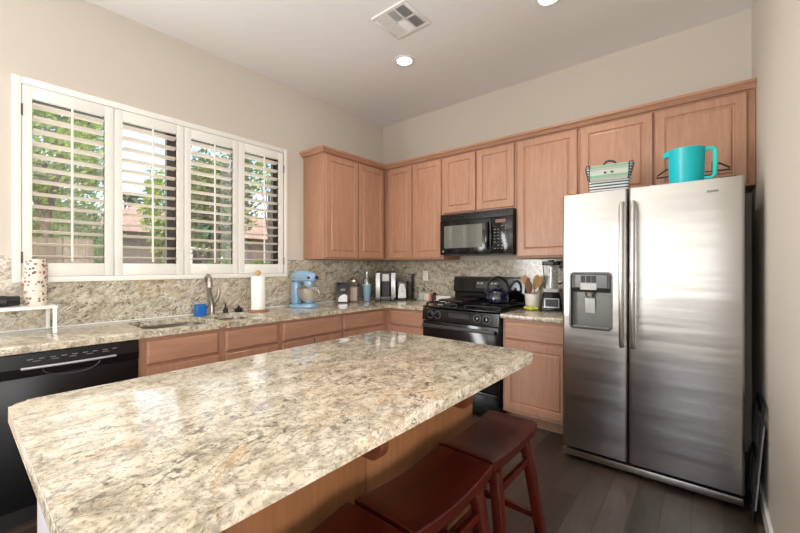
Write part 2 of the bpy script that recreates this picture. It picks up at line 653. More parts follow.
def single(name, b, mats, label, cat, group=None, loc=(0, 0, 0), smooth=True, rot=0, world=True):
    sh = tuple(-c for c in loc) if world else (0, 0, 0)
    o = bpy.data.objects.new(name, mkmesh(name, b, mats, sh, smooth))
    COL.objects.link(o)
    o.location = loc
    o.rotation_euler = (0, 0, rot)
    tag(o, label, cat, group)
    return o


def tag(o, label, cat, group=None, kind=None):
    o['label'] = label
    o['category'] = cat
    if group:
        o['group'] = group
    if kind:
        o['kind'] = kind


def thing(name, label, cat, loc=(0, 0, 0), rot=0, group=None):
    o = bpy.data.objects.new(name, None)
    o.empty_display_size = 0.05
    COL.objects.link(o)
    o.location = loc
    o.rotation_euler = (0, 0, rot)
    tag(o, label, cat, group)
    return o


def struct(name, b, mats, smooth=False, label=None):
    o = bpy.data.objects.new(name, mkmesh(name, b, mats, smooth=smooth))
    COL.objects.link(o)
    o['kind'] = 'structure'
    if label:
        o['label'] = label
    return o


def cut(o, cutter):
    """subtract a bmesh helper's shape from object o, applied"""
    cm = mkmesh('cut', cutter, 'black', smooth=False)
    co = bpy.data.objects.new('cut', cm)
    COL.objects.link(co)
    if o.parent:
        rt = o
        while rt.parent:
            rt = rt.parent
        co.location = rt.location
    md = o.modifiers.new('b', 'BOOLEAN')
    md.object = co
    md.solver = 'EXACT'
    md.operation = 'DIFFERENCE'
    bpy.context.view_layer.update()
    dg = bpy.context.evaluated_depsgraph_get()
    nm = bpy.data.meshes.new_from_object(o.evaluated_get(dg))
    o.modifiers.clear()
    while len(nm.materials) > 1 and nm.materials[-1] in (None, M['black']) and M['black'] not in list(o.data.materials):
        nm.materials.pop()
    o.data = nm
    bpy.data.objects.remove(co)


def rrect(x0, x1, y0, y1, r, seg=6, radii=None):
    pts = []
    rs = radii or (r, r, r, r)
    for (cx, cy, a), rr in zip(((x1, y0, -90), (x1, y1, 0), (x0, y1, 90), (x0, y0, 180)), rs):
        sx = -1 if cx == x1 else 1
        sy = 1 if cy == y0 else -1
        for k in range(seg + 1):
            t = R(a + 90 * k / seg)
            pts.append((cx + sx * rr + rr * math.cos(t), cy + sy * rr + rr * math.sin(t)))
    return pts


H = 3.105
W = 3.474

# ------------------------------------------------------------------ room shell
b = B(); b.box(-0.15, 7.6, -7.4, 0.15, -0.1, 0)
struct('floor', b, 'floor')
b = B(); b.box(-0.15, 7.6, -7.4, 0.15, H, H + 0.1)
struct('ceiling', b, 'ceiling')
WY0, WY1, WZ0, WZ1 = -3.296, -1.482, 1.25, 2.415
b = B()
b.box(-0.15, 0, -7.4, -6.85, 0, H)
b.box(-0.15, 0, -4.35, WY0, 0, H)
b.box(-0.15, 0, -6.85, -4.35, 2.35, H)
b.box(-0.15, 0, WY1, 0, 0, H)
b.box(-0.15, 0, WY0, WY1, 0, WZ0)
b.box(-0.15, 0, WY0, WY1, WZ1, H)
struct('wall_left', b, 'wall')
b = B(); b.box(-0.15, 7.6, 0, 0.15, 0, H)
struct('wall_back', b, 'wall')
b = B()
b.box(W, W + 0.12, -2.15, 0, 0, H)
struct('wall_right', b, 'wall')
b = B(); b.box(W + 0.12, 7.6, -2.15, -2.03, 0, H)
struct('wall_inner', b, 'wall')
b = B()
b.box(-0.15, 0.6, -7.4, -7.25, 0, H)
b.box(5.2, 7.6, -7.4, -7.25, 0, H)
b.box(0.6, 5.2, -7.4, -7.25, 2.5, H)
b.box(0.6, 5.2, -7.4, -7.25, 0, 0.55)
struct('wall_rear', b, 'wall')
b = B()
b.box(7.45, 7.6, -7.25, -6.5, 0, H)
b.box(7.45, 7.6, -3.0, -2.15, 0, H)
b.box(7.45, 7.6, -6.5, -3.0, 2.6, H)
struct('wall_far', b, 'wall')
# unseen door and window frames, added and sized to suit the fill lamps
for nm, x0, x1, y0, y1, top in (('added_door_2', -0.1, -0.05, -6.85, -4.35, 2.35), ('added_window_2', 0.6, 5.2, -7.35, -7.3, 2.5), ('added_door_1', 7.5, 7.55, -6.5, -3.0, 2.6)):
    b = B()
    if nm == 'added_window_2':
        for x in (0.6, 2.1, 3.62, 5.13):
            b.box(x, x + 0.07, y0, y1, 0.55, top)
        b.box(x0, x1, y0, y1, 0.55, 0.63); b.box(x0, x1, y0, y1, top - 0.08, top)
    else:
        for y in (y0, (y0 + y1) / 2 - 0.035, y1 - 0.07):
            b.box(x0, x1, y, y + 0.07, 0, top)
        b.box(x0, x1, y0, y1, 0, 0.08); b.box(x0, x1, y0, y1, top - 0.08, top)
    struct(nm, b, 'trim')

# baseboard on the right wall, stepping round the wall end
b = B()
b.box(W - 0.016, W, -2.166, -0.0, 0, 0.088, 0.003)
b.box(W - 0.016, W + 0.136, -2.166, -2.15, 0, 0.088, 0.003)
struct('baseboard_right', b, 'trim')

# ------------------------------------------------------------------ window: bronze frame + glass
win = bpy.data.objects.new('window_1', None)
COL.objects.link(win)
win['kind'] = 'structure'
b = B()
X0, X1 = -0.125, -0.085
for y in (WY0, -2.80, -2.41, WY1 - 0.05):
    wd = 0.05 if y in (WY0, WY1 - 0.05) else 0.0
    if wd:
        b.box(X0, X1, y, y + wd, WZ0, WZ1)
b.box(X0, X1, -2.47, -2.41, WZ0, WZ1)
b.box(X0, X1, WY0, WY1, WZ0, WZ0 + 0.05)
b.box(X0, X1, WY0, WY1, WZ1 - 0.05, WZ1)
fr = part('window_frame', b, 'bronze', win, smooth=False)
b = B(); b.box(-0.108, -0.102, WY0 + 0.05, -2.47, WZ0 + 0.05, WZ1 - 0.05)
b.box(-0.108, -0.102, -2.41, WY1 - 0.05, WZ0 + 0.05, WZ1 - 0.05)
part('pane', b, 'glass', fr, smooth=False)

# ------------------------------------------------------------------ plantation shutter
sh = thing('plantation_shutter', 'white plantation shutter of four louvered panels covering the window above the sink', 'shutter', (0.0, -2.39, 1.205))
b = B()
A0, A1, C0, C1 = -3.338, -1.441, 1.205, 2.462
fw = 0.042
b.box(0.001, 0.032, A0, A0 + fw, C0, C1, 0.003)
b.box(0.001, 0.032, A1 - fw, A1, C0, C1, 0.003)
b.box(0.001, 0.032, A0 + fw, A1 - fw, C1 - fw, C1, 0.003)
b.box(0.001, 0.032, A0 + fw, A1 - fw, C0, C0 + 0.036, 0.003)
part('casing', b, 'shutter', sh, True)
panels = [(-3.294, -2.840, -3.249, -2.892), (-2.836, -2.386, -2.788, -2.441), (-2.382, -1.944, -2.333, -1.992), (-1.940, -1.485, -1.882, -1.543)]
OZ0, OZ1 = 1.327, 2.343
for i, (p0, p1, o0, o1) in enumerate(panels):
    b = B()
    xa, xb = -0.002, 0.028
    b.box(xa, xb, p0, o0, 1.243, 2.418, 0.002)
    b.box(xa, xb, o1, p1, 1.243, 2.418, 0.002)
    b.box(xa, xb, o0, o1, 1.243, OZ0, 0.002)
    b.box(xa, xb, o0, o1, OZ1, 2.418, 0.002)
    pn = part('shutter_panel', b, 'shutter', sh, True)
    b = B()
    nl = 13
    pitch = (OZ1 - OZ0) / nl
    for k in range(nl):
        zc = OZ0 + pitch * (k + 0.5)
        prof = [(-0.043, 0), (-0.028, 0.0042), (0, 0.0056), (0.028, 0.0042), (0.043, 0), (0.028, -0.0042), (0, -0.0056), (-0.028, -0.0042)]
        a = R(-7)
        t = bmesh.new()
        ends = []
        for y in (o0 + 0.002, o1 - 0.002):
            ends.append([t.verts.new((0.012 + px * math.cos(a) + pz * math.sin(a), y, zc - px * math.sin(a) + pz * math.cos(a))) for px, pz in prof])
        for q in range(8):
            t.faces.new([ends[0][q], ends[0][(q + 1) % 8], ends[1][(q + 1) % 8], ends[1][q]])
        t.faces.new(ends[0]); t.faces.new(ends[1])
        b.merge(t)
    part('louvers', b, 'louver', pn, True)
    b = B()
    yc = (o0 + o1) / 2 + 0.004
    b.box(0.056, 0.066, yc - 0.006, yc + 0.006, OZ0 + 0.01, OZ1 - 0.012, 0.002)
    part('tilt_rod', b, 'shutter', pn, True)
    if i in (0, 3):
        yh = p0 - 0.001 if i == 0 else p1 + 0.001
        for zc in (1.36, 2.26):
            b = B(); b.cyl((0.034, yh, zc - 0.035), (0.034, yh, zc + 0.035), 0.004, seg=8)
            part('hinge', b, 'bronze', pn, True)

# ------------------------------------------------------------------ ceiling vent, ceiling lights
vt = thing('ceiling_vent', 'square white air vent with louvered openings set in the ceiling', 'vent', (1.51, -1.47, H))
b = B()
vx0, vx1, vy0, vy1 = 1.355, 1.665, -1.625, -1.315
z0, z1 = H - 0.009, H - 0.0005
ww = 0.03
cx_, cy_ = 1.51, -1.47
b.box(vx0, vx1, vy0, vy0 + ww, z0, z1, 0.002); b.box(vx0, vx1, vy1 - ww, vy1, z0, z1, 0.002)
b.box(vx0, vx0 + ww, vy0 + ww, vy1 - ww, z0, z1, 0.002); b.box(vx1 - ww, vx1, vy0 + ww, vy1 - ww, z0, z1, 0.002)
xs_ = [vx0 + ww, vx0 + 0.113, vx0 + 0.125, vx0 + 0.19, vx0 + 0.202, vx1 - ww]
b.box(xs_[1], xs_[2], vy0 + ww, vy1 - ww, z0, z1)
b.box(xs_[3], xs_[4], vy0 + ww, vy1 - ww, z0, z1)
b.box(vx0 + ww, vx1 - ww, cy_ - 0.007, cy_ + 0.007, z0, z1)
part('frame', b, 'trim', vt, True)
b = B()
b.box(vx0 + 0.01, vx1 - 0.01, vy0 + 0.01, vy1 - 0.01, H - 0.002, H - 0.0008)
part('backing', b, 'dgrey', vt, True, smooth=False)
b = B()
for ci, (xa, xb) in enumerate(((xs_[0], xs_[1]), (xs_[2], xs_[3]), (xs_[4], xs_[5]))):
    for (ya, yb) in ((vy0 + ww, cy_ - 0.007), (cy_ + 0.007, vy1 - ww)):
        if ci == 1:
            for k in range(8):
                y = ya + (yb - ya) * (k + 0.5) / 8
                b.obox(((xa + xb) / 2, y, H - 0.008), ((xb - xa) / 2, 0.0062, 0.0008), (R(25 if ya < cy_ - 0.05 else -25), 0, 0))
        else:
            for k in range(6):
                x = xa + (xb - xa) * (k + 0.5) / 6
                b.obox((x, (ya + yb) / 2, H - 0.008), (0.0045 if ci == 2 else 0.0075, (yb - ya) / 2, 0.0008), (0, R(40 if ci == 2 else -20), 0))
part('slats', b, 'trim', vt, True)

for (lx, ly, lab) in ((1.195, -1.04, 'round white recessed ceiling light near the vent, fully in view'),
                      (2.42, -1.02, 'recessed ceiling light cut by the top edge of the photo'),):
    lt = thing('recessed_light', lab, 'ceiling light', (lx, ly, H), group=None)
    b = B(); b.lathe([(0.062, -0.002), (0.066, -0.008), (0.088, -0.006), (0.092, -0.0005), (0.062, -0.0005)], (lx, ly, H), 32, cap=False)
    part('trim_ring', b, 'trim', lt, True)
    b = B(); b.lathe([(0, -0.005), (0.04, -0.006), (0.063, -0.003), (0.063, -0.001), (0, -0.001)], (lx, ly, H), 32, cap=False)
    part('lens', b, 'opal', lt, True)
    lo = lamp('downlight', 'SPOT', (0, 0, -0.03), (0, 0, 0), 22, (1.0, 0.93, 0.84), spot_size=R(125), spot_blend=0.8, shadow_soft_size=0.06)
    lo.parent = lt

# ------------------------------------------------------------------ cabinets
CF = 0.33


def carcass(b, x0, x1, y0, y1, z0, z1, open_top=False, t=0.016):
    b.box(x0, x1, y0, y1, z0, z0 + t)
    if not open_top:
        b.box(x0, x1, y0, y1, z1 - t, z1)
    b.box(x0, x0 + t, y0, y1, z0 + t, z1 - (0 if open_top else t))
    b.box(x1 - t, x1, y0, y1, z0 + t, z1 - (0 if open_top else t))
    b.box(x0 + t, x1 - t, y0, y0 + t, z0 + t, z1 - (0 if open_top else t))
    b.box(x0 + t, x1 - t, y1 - t, y1, z0 + t, z1 - (0 if open_top else t))


G = 0.0008
ZB, ZT = 1.38, 2.43


def upper(name, lab, ax, u0, u1, z0, z1, doors, depth=CF):
    loc = (0.0, (u0 + u1) / 2, z0) if ax == 'x' else ((u0 + u1) / 2, 0.0, z0)
    t = thing(name, lab, 'cabinet', loc)
    b = B()
    if ax == 'x':
        b.box(0.001, depth, u0 + G, u1 - G, z0, z1, 0.0015)
    else:
        b.box(u0 + G, u1 - G, -depth, -0.001, z0, z1, 0.0015)
    part('body', b, 'cab', t, True)
    for (d0, d1, e0, e1) in doors:
        b = B(); b.panel(ax, depth + 0.0005, d0, d1, e0, e1, 0.02)
        part('door', b, 'cab', t, True, smooth=False)
    return t


upper('wall_cabinet', 'maple wall cabinet with two doors on the window wall, nearest the window', 'x', -1.232, -CF - 0.023, ZB, ZT,
      [(-1.214, -0.782, 1.398, 2.412), (-0.766, -0.375, 1.398, 2.412)])
upper('wall_cabinet', 'maple wall cabinet with two tall doors in the corner, left of the microwave', 'y', 0.001, 1.138, ZB, ZT,
      [(0.398, 0.735, 1.398, 2.412), (0.751, 1.118, 1.398, 2.412)])
upper('wall_cabinet', 'short maple wall cabinet with two small doors directly above the black microwave', 'y', 1.138, 1.912, 1.828, ZT,
      [(1.150, 1.512, 1.848, 2.412), (1.530, 1.898, 1.848, 2.412)])
upper('wall_cabinet', 'tall maple wall cabinet with one wide door between microwave and fridge', 'y', 1.912, 2.440, ZB, ZT,
      [(1.932, 2.426, 1.398, 2.412)])
upper('wall_cabinet', 'short wide maple wall cabinet with two doors above the steel refrigerator', 'y', 2.440, W - 0.002, 1.822, ZT,
      [(2.452, 2.932, 1.842, 2.412), (2.948, 3.430, 1.842, 2.412)])

# crown moulding: swept L profile
prof = [(0.0, 2.4305), (0.022, 2.4305), (0.026, 2.438), (0.030, 2.440), (0.034, 2.448), (0.045, 2.458), (0.050, 2.462), (0.050, 2.479), (0.0, 2.479)]
path_in = [(0.001, -1.232, 0, -1), (CF, -1.232, 1, -1), (CF, -CF, 1, -1), (W - 0.002, -CF, 0, -1)]
t = bmesh.new()
rg = []
for (x, y, ox, oy) in path_in:
    rg.append([t.verts.new((x + ox * d, y + oy * d, z)) for d, z in prof])
for a, c in zip(rg, rg[1:]):
    for k in range(len(prof)):
        k2 = (k + 1) % len(prof)
        t.faces.new([a[k], a[k2], c[k2], c[k]])
t.faces.new(rg[0]); t.faces.new(rg[-1])
b = B(); b.merge(t)
single('crown_moulding', b, 'cab_x', 'stepped maple crown moulding running along the tops of all wall cabinets', 'moulding', loc=(1.9, -0.35, 2.43), smooth=False)


def base_unit(lab, ax, u0, u1, drawers, doors, depth=0.61, name='base_cabinet', hollow=False):
    loc = (0.0, (u0 + u1) / 2, 0) if ax == 'x' else ((u0 + u1) / 2, 0.0, 0)
    t = thing(name, lab, 'cabinet', loc)
    b = B()
    if ax == 'x':
        carcass(b, 0.022, depth, u0 + G, u1 - G, 0.1, 0.873, True)
    else:
        carcass(b, u0 + G, u1 - G, -depth, -0.022, 0.1, 0.873, True)
    part('body', b, 'cab', t, True, smooth=False)
    b = B()
    if ax == 'x':
        b.box(0.03, depth - 0.07, u0 + G, u1 - G, 0.001, 0.099)
    else:
        b.box(u0 + G, u1 - G, -depth + 0.07, -0.03, 0.001, 0.099)
    part('toe_kick', b, 'spoon_d', t, True, smooth=False)
    for d in drawers:
        b = B(); b.panel(ax, depth + 0.0005, d[0], d[1], 0.706, 0.852, 0.02, False)
        part('drawer', b, 'cab_x', t, True, smooth=False)
    for d in doors:
        b = B(); b.panel(ax, depth + 0.0005, d[0], d[1], 0.128, 0.688, 0.02, True)
        part('door', b, 'cab', t, True, smooth=False)
    return t


base_unit('maple sink base cabinet with two false drawer fronts beside the dishwasher', 'x', -2.853, -1.900,
          [(-2.814, -2.384), (-2.335, -1.924)], [(-2.814, -2.384), (-2.335, -1.924)], name='sink_cabinet')
base_unit('maple base cabinet on the window wall below the blue mixer', 'x', -1.900, -1.252, [(-1.875, -1.262)], [(-1.875, -1.575), (-1.562, -1.262)])
base_unit('maple base cabinet on the window wall next to the inner corner', 'x', -1.252, -0.022, [(-1.238, -0.682)], [(-1.238, -0.682)])
base_unit('maple base cabinet between the inner corner and left side of the black range', 'y', 0.612, 1.112, [(0.665, 1.100)], [(0.665, 1.100)])
base_unit('maple base cabinet with one drawer and one door between range and refrigerator', 'y', 1.912, 2.462, [(1.932, 2.446)], [(1.932, 2.446)])
b = B(); b.box(0.022, 0.625, -3.50, -3.462, 0.0015, 0.873, 0.001)
single('cabinet_end_panel', b, 'cab', 'narrow maple end panel at the left end of the counter beside the dishwasher', 'panel', loc=(0.3, -3.48, 0))

# ------------------------------------------------------------------ dishwasher
dw = thing('dishwasher', 'black built-in dishwasher with silver bar handle under the left counter', 'dishwasher', (0.32, -3.157, 0))
b = B(); b.box(0.03, 0.59, -3.459, -2.856, 0.1, 0.868)
part('tub', b, 'black_m', dw, True)
b = B(); b.box(0.591, 0.632, -3.457, -2.858, 0.105, 0.755, 0.006)
part('door', b, 'appliance_black', dw, True)
b = B(); b.prism([(0.591, 0.757), (0.634, 0.757), (0.640, 0.80), (0.632, 0.868), (0.591, 0.868)], -3.457, -2.858, 0,
                 mat=Matrix(((1, 0, 0, 0), (0, 0, 1, 0), (0, 1, 0, 0), (0, 0, 0, 1))))
cp = part('control_panel', b, 'appliance_black', dw, True, smooth=False)
for k in range(9):
    y = -3.33 + k * 0.043
    b = B(); b.box(0.6345, 0.6362, y, y + 0.022, 0.838, 0.842)
    part('marking', b, 'mgrey', cp, True, smooth=False)
for k in range(5):
    y = -3.31 + k * 0.07
    b = B(); b.box(0.6355, 0.637, y, y + 0.03, 0.828, 0.831)
    part('marking', b, 'mgrey', cp, True, smooth=False)
b = B()
ycs = [(-3.352 + 0.381 * k / 12) for k in range(13)]
b.tube([(0.636 + 0.012 + 0.012 * math.sin(PI * k / 12), y, 0.80) for k, y in enumerate(ycs)], 0.0065, 8)
part('handle', b, 'silver', dw, True, label='silver bar handle')
b = B()
pk = [(0.6375, -3.157 + 0.115 * math.cos(R(180 + 180 * k / 12)), 0.785 + 0.045 * math.sin(R(180 + 180 * k / 12))) for k in range(13)]
b.tube(pk, 0.003, 8)
part('handle_recess', b, 'dgrey', dw, True)
b = B(); b.box(0.05, 0.56, -3.455, -2.860, 0.001, 0.099)
part('toe_kick', b, 'black_m', dw, True)

# ------------------------------------------------------------------ worktops and backsplash
CX = 0.652
poly = [(0.001, -3.53), (CX - 0.03, -3.53), (CX, -3.50), (CX, -CX), (1.114, -CX), (1.114, -0.001), (0.001, -0.001)]
b = B(); b.prism(poly, 0.8745, 0.914, 0.011, 3)
wt = single('worktop', b, 'granite_counter', 'long L-shaped speckled granite counter with sink, running from dishwasher to range', 'countertop', loc=(0.3, -1.8, 0.8745))
c = B()
c.prism(rrect(0.140, 0.575, -2.800, -2.350, 0.06), 0.8, 1.0)
c.prism(rrect(0.140, 0.550, -2.315, -1.990, 0.06), 0.8, 1.0)
bmesh.ops.translate(c.bm, vec=(-0.3, 1.8, -0.8745), verts=c.bm.verts)
cmesh = c
# cutter must sit in world space: shift back through the object's own location
bmesh.ops.translate(c.bm, vec=(0.3, -1.8, 0.8745), verts=c.bm.verts)
cut(wt, c)
wt.data.set_sharp_from_angle(angle=R(35))
b = B(); b.prism([(1.906, -CX), (2.464, -CX), (2.464, -0.001), (1.906, -0.001)], 0.8745, 0.914, 0.011, 3)
single('worktop', b, 'granite_counter', 'short granite counter piece between the range and the refrigerator', 'countertop', loc=(2.18, -0.33, 0.8745))

b = B()
b.box(0.0005, 0.02, -3.55, A0 - 0.001, 0.9145, 1.372)
b.box(0.0005, 0.02, A0 - 0.001, A1 + 0.001, 0.9145, C0 - 0.0005)
b.box(0.0005, 0.02, A1 + 0.001, -0.021, 0.9145, 1.372)
single('backsplash', b, 'granite_splash', 'tall speckled granite backsplash on the window wall around the sink', 'backsplash', loc=(0, -1.8, 0.9145), smooth=False)
b = B(); b.box(0.0205, 2.47, -0.02, -0.0005, 0.9145, 1.372)
single('backsplash', b, 'granite_splash', 'granite backsplash on the back wall behind the range', 'backsplash', loc=(1.2, 0, 0.9145), smooth=False)
b = B()
b.prism([(0.0203, -3.5), (0.028, -3.5), (0.028, -0.029), (1.11, -0.029), (1.11, -0.0205), (0.0203, -0.0205)], 0.9142, 0.921, 0.002, 1)
single('caulk_bead', b, 'trim', 'thin white caulk line where granite counter meets the backsplash', 'caulk', loc=(0.026, -1.8, 0.9145))

# ------------------------------------------------------------------ sink
sk = thing('sink', 'stainless double-bowl undermount sink below the window', 'sink', (0.35, -2.4, 0.7))


def bowl(b, x0, x1, y0, y1, r, ztop, depth):
    """thin-walled basin as nested rounded rectangles"""
    t = bmesh.new()
    def ring(inset, z, rr):
        return [t.verts.new((x, y, z)) for x, y in rrect(x0 + inset, x1 - inset, y0 + inset, y1 - inset, rr)]
    seq = [ring(-0.015, ztop, r + 0.015), ring(0, ztop, r), ring(0.006, ztop - depth + 0.03, r), ring(0.03, ztop - depth, r - 0.02),
           ring(0.03, ztop - depth - 0.003, r - 0.02), ring(-0.002, ztop - depth + 0.02, r), ring(-0.006, ztop - 0.003, r + 0.004), ring(-0.015, ztop - 0.003, r + 0.015)]
    n = len(seq[0])
    for a, c in zip(seq, seq[1:] + seq[:1]):
        if a is seq[3]:
            continue
        for k in range(n):
            t.faces.new([a[k], a[(k + 1) % n], c[(k + 1) % n], c[k]])
    t.faces.new(seq[3]); t.faces.new(seq[4])
    b.merge(t)


for (x0, x1, y0, y1, d) in ((0.137, 0.578, -2.803, -2.3495, 0.19), (0.137, 0.553, -2.3155, -1.987, 0.16)):
    b = B(); bowl(b, x0, x1, y0, y1, 0.06, 0.872, d)
    bo = part('basin', b, 'steel_sat', sk, True)
    b = B(); b.lathe([(0, 0.003), (0.03, 0.004), (0.042, 0.003), (0.045, 0.0005)], ((x0 + x1) / 2, (y0 + y1) / 2, 0.872 - d), 20)
    part('drain', b, 'steel_plain', bo, True)

# faucet
fx, fy = 0.105, -2.205
fc = thing('faucet', 'brushed nickel gooseneck kitchen faucet with side lever behind the sink', 'faucet', (fx, fy, 0.9145))
b = B()
b.lathe([(0.0, 0), (0.03, 0), (0.03, 0.008), (0.024, 0.015), (0.022, 0.06), (0.020, 0.10)], (0, 0, 0), 20)
part('base', b, 'steel_sat', fc)
b = B()
sp = [(0, 0, 0.07), (0.0, -0.012, 0.14), (0.01, -0.025, 0.20), (0.02, -0.035, 0.255)]
for k in range(9):
    a = R(180 - 22 * k)
    sp.append((0.065 + 0.045 * math.cos(a), -0.05 - 0.012 * k / 8, 0.27 + 0.045 * math.sin(a)))
b.tube(sp, [0.021, 0.020, 0.019, 0.018] + [0.017] * 9, 12)
b.cyl(sp[-1], (0.115, -0.064, 0.225), 0.020, 0.023, 14)
part('spout', b, 'steel_sat', fc)
b = B()
b.tube([(0.0, 0.015, 0.085), (0.0, 0.045, 0.12), (0.0, 0.062, 0.17), (0.0, 0.06, 0.215)], [0.014, 0.012, 0.010, 0.007], 10)
part('lever', b, 'steel_sat', fc)

# sponge holder, soap pump, stopper
b = B()
b.prism(rrect(0.118, 0.172, -2.350, -2.268, 0.012), 0.915, 1.005, 0.006, 2)
single('scrub_sponge', b, 'blue', 'bright blue sponge block standing left of the faucet', 'sponge', loc=(0.145, -2.309, 0.915))
sd = thing('soap_dispenser', 'small black pump dispenser right of the faucet behind the sink', 'dispenser', (0.095, -2.085, 0.9145))
b = B(); b.lathe([(0, 0), (0.02, 0), (0.02, 0.03), (0.012, 0.04), (0.010, 0.05)], (0, 0, 0), 16)
part('collar', b, 'black_m', sd)
b = B(); b.cyl((0, 0, 0.05), (0, 0, 0.072), 0.006, seg=10); b.cyl((-0.002, 0, 0.072), (0.055, -0.03, 0.066), 0.007, 0.005, 10)
part('nozzle', b, 'black_m', sd)
sb = thing('scrub_brush', 'dark round scrub brush lying between the soap pump and paper towels', 'brush', (0.125, -1.985, 0.9145))
b = B()
for k in range(22):
    a = 2 * PI * k / 22
    b.cyl((0.012 * math.cos(a), 0.012 * math.sin(a), 0.006), (0.042 * math.cos(a), 0.042 * math.sin(a), 0.004 + 0.03 * (k % 3) / 2), 0.003, 0.002, 6)
part('bristles', b, 'black_m', sb)
b = B(); b.lathe([(0, 0.0), (0.026, 0.0), (0.03, 0.02), (0.02, 0.034), (0.008, 0.04), (0.010, 0.052), (0, 0.056)], (0, 0, 0), 16)
part('handle', b, 'black_m', sb)

# paper towel holder
px, py = 0.205, -1.853
ph = thing('paper_towel_holder', 'wooden paper towel holder with round base and ball finial on the counter', 'holder', (px, py, 0.9145))
b = B(); b.lathe([(0, 0), (0.082, 0), (0.085, 0.006), (0.08, 0.014), (0, 0.016)], (0, 0, 0), 28)
part('base', b, 'base_wood', ph)
b = B(); b.cyl((0, 0, 0.014), (0, 0, 0.32), 0.009, seg=12)
part('post', b, 'knob_wood', ph)
b = B(); b.sphere((0, 0, 0.335), 0.023)
part('finial', b, 'knob_wood', ph)
b = B(); b.lathe([(0.019, 0.0), (0.058, 0.0), (0.059, 0.004), (0.059, 0.286), (0.057, 0.29), (0.019, 0.29)], (0, 0, 0), 32)
b.bm.faces.ensure_lookup_table()
b = B(); b.lathe([(0.019, 0.0), (0.058, 0.0), (0.059, 0.004), (0.059, 0.286), (0.057, 0.29), (0.019, 0.29), (0.019, 0.0)], (0, 0, 0), 32, cap=False)
single('paper_towel_roll', b, 'paper', 'plain white paper towel roll on the wooden holder', 'paper towels', loc=(px, py, 0.9315), world=False)

# ------------------------------------------------------------------ white riser stand with things on it (left edge)
st = thing('shelf_riser', 'white rectangular counter riser shelf at the left edge', 'shelf', (0.17, -3.33, 0.9145))
b = B(); b.box(0.030, 0.305, -3.51, -3.168, 1.060, 1.076, 0.002)
part('shelf_top', b, 'white', st, True)
for (x, y) in ((0.036, -3.19), (0.281, -3.19), (0.036, -3.505), (0.281, -3.505)):
    b = B(); b.box(x, x + 0.02, y, y + 0.018, 0.9147, 1.0595, 0.002)
    part('leg', b, 'white', st, True)
b = B(); b.lathe([(0.02, 0), (0.050, 0), (0.052, 0.004), (0.052, 0.268), (0.050, 0.272), (0.02, 0.272), (0.02, 0.0)], (0, 0, 0), 36, cap=False)
single('printed_paper_roll', b, 'print', 'tall cream roll with small red and grey printed motifs on the white riser', 'paper towels', loc=(0.155, -3.246, 1.0765), world=False)
tb = thing('travel_bottle', 'black cylindrical bottle lying on the white riser at the left edge', 'bottle', (0.2, -3.42, 1.0765))
b = B(); b.cyl((0.2, -3.52, 1.109), (0.2, -3.372, 1.109), 0.032, seg=24)
part('body', b, 'black_m', tb, True)
b = B(); b.cyl((0.2, -3.3715, 1.109), (0.2, -3.318, 1.109), 0.030, 0.028, seg=24)
part('cap', b, 'black', tb, True)
b = B(); b.box(0.10, 0.155, -3.50, -3.402, 1.0768, 1.196, 0.01, 3)
single('coral_box', b, 'coral', 'coral orange box behind the black bottle at the far left edge', 'box', loc=(0.13, -3.45, 1.0768))

# ------------------------------------------------------------------ stand mixer
mx = thing('stand_mixer', 'pale blue stand mixer with steel bowl on the counter under the wall cabinet', 'mixer', (0.24, -1.395, 0.9148), R(14))
b = B()
b.prism(rrect(-0.15, 0.14, -0.09, 0.09, 0.075), 0.0, 0.03, 0.008, 3)
b.lathe([(0.07, 0.03), (0.055, 0.04), (0.0, 0.042)], (0.055, 0, 0), 24)
part('base', b, 'blue_mixer', mx)
b = B()
for (xa, xb, z0, z1, w) in ((-0.14, -0.055, 0.03, 0.26, 0.045),):
    b.prism(rrect(xa, xb, -w, w, 0.03), z0, z1 - 0.02, 0.01, 3)
part('column', b, 'blue_mixer', mx)
b = B()
t = bmesh.new()
rings = []
for (x, rz, ry, zc) in ((-0.148, 0.0, 0.0, 0.285), (-0.146, 0.03, 0.03, 0.285), (-0.12, 0.052, 0.047, 0.287), (-0.06, 0.062, 0.055, 0.292), (0.02, 0.06, 0.055, 0.292), (0.09, 0.052, 0.05, 0.287), (0.13, 0.042, 0.042, 0.283), (0.142, 0.03, 0.03, 0.282), (0.144, 0.0, 0.0, 0.282)):
    rings.append([t.verts.new((x, ry * math.cos(2 * PI * k / 20), zc + rz * math.sin(2 * PI * k / 20))) for k in range(20)] if ry else [t.verts.new((x, 0, zc))])
for a, c in zip(rings, rings[1:]):
    for k in range(20):
        j = (k + 1) % 20
        if len(a) == 1:
            t.faces.new([a[0], c[k], c[j]])
        elif len(c) == 1:
            t.faces.new([a[k], a[j], c[0]])
        else:
            t.faces.new([a[k], a[j], c[j], c[k]])
b.merge(t)
b.lathe([(0.045, 0.205), (0.047, 0.225), (0.045, 0.25)], (0.06, 0, 0), 20)
b.cyl((0.06, 0, 0.17), (0.06, 0, 0.21), 0.012, seg=12)
hd = part('motor_head', b, 'blue_mixer', mx)
b = B(); b.lathe([(0.0, 0), (0.016, 0), (0.018, 0.012), (0, 0.014)], (0.143, 0, 0.285), 14, axis=(1, 0, 0))
part('hub_cap', b, 'black_m', hd)
b = B(); b.cyl((0.10, -0.048, 0.285), (0.10, -0.068, 0.285), 0.01, seg=10)
part('lock_knob', b, 'black_m', hd)
b = B(); b.box(-0.13, 0.125, -0.0555, -0.0535, 0.262, 0.268)
part('trim_band', b, 'steel_plain', hd)
b = B()
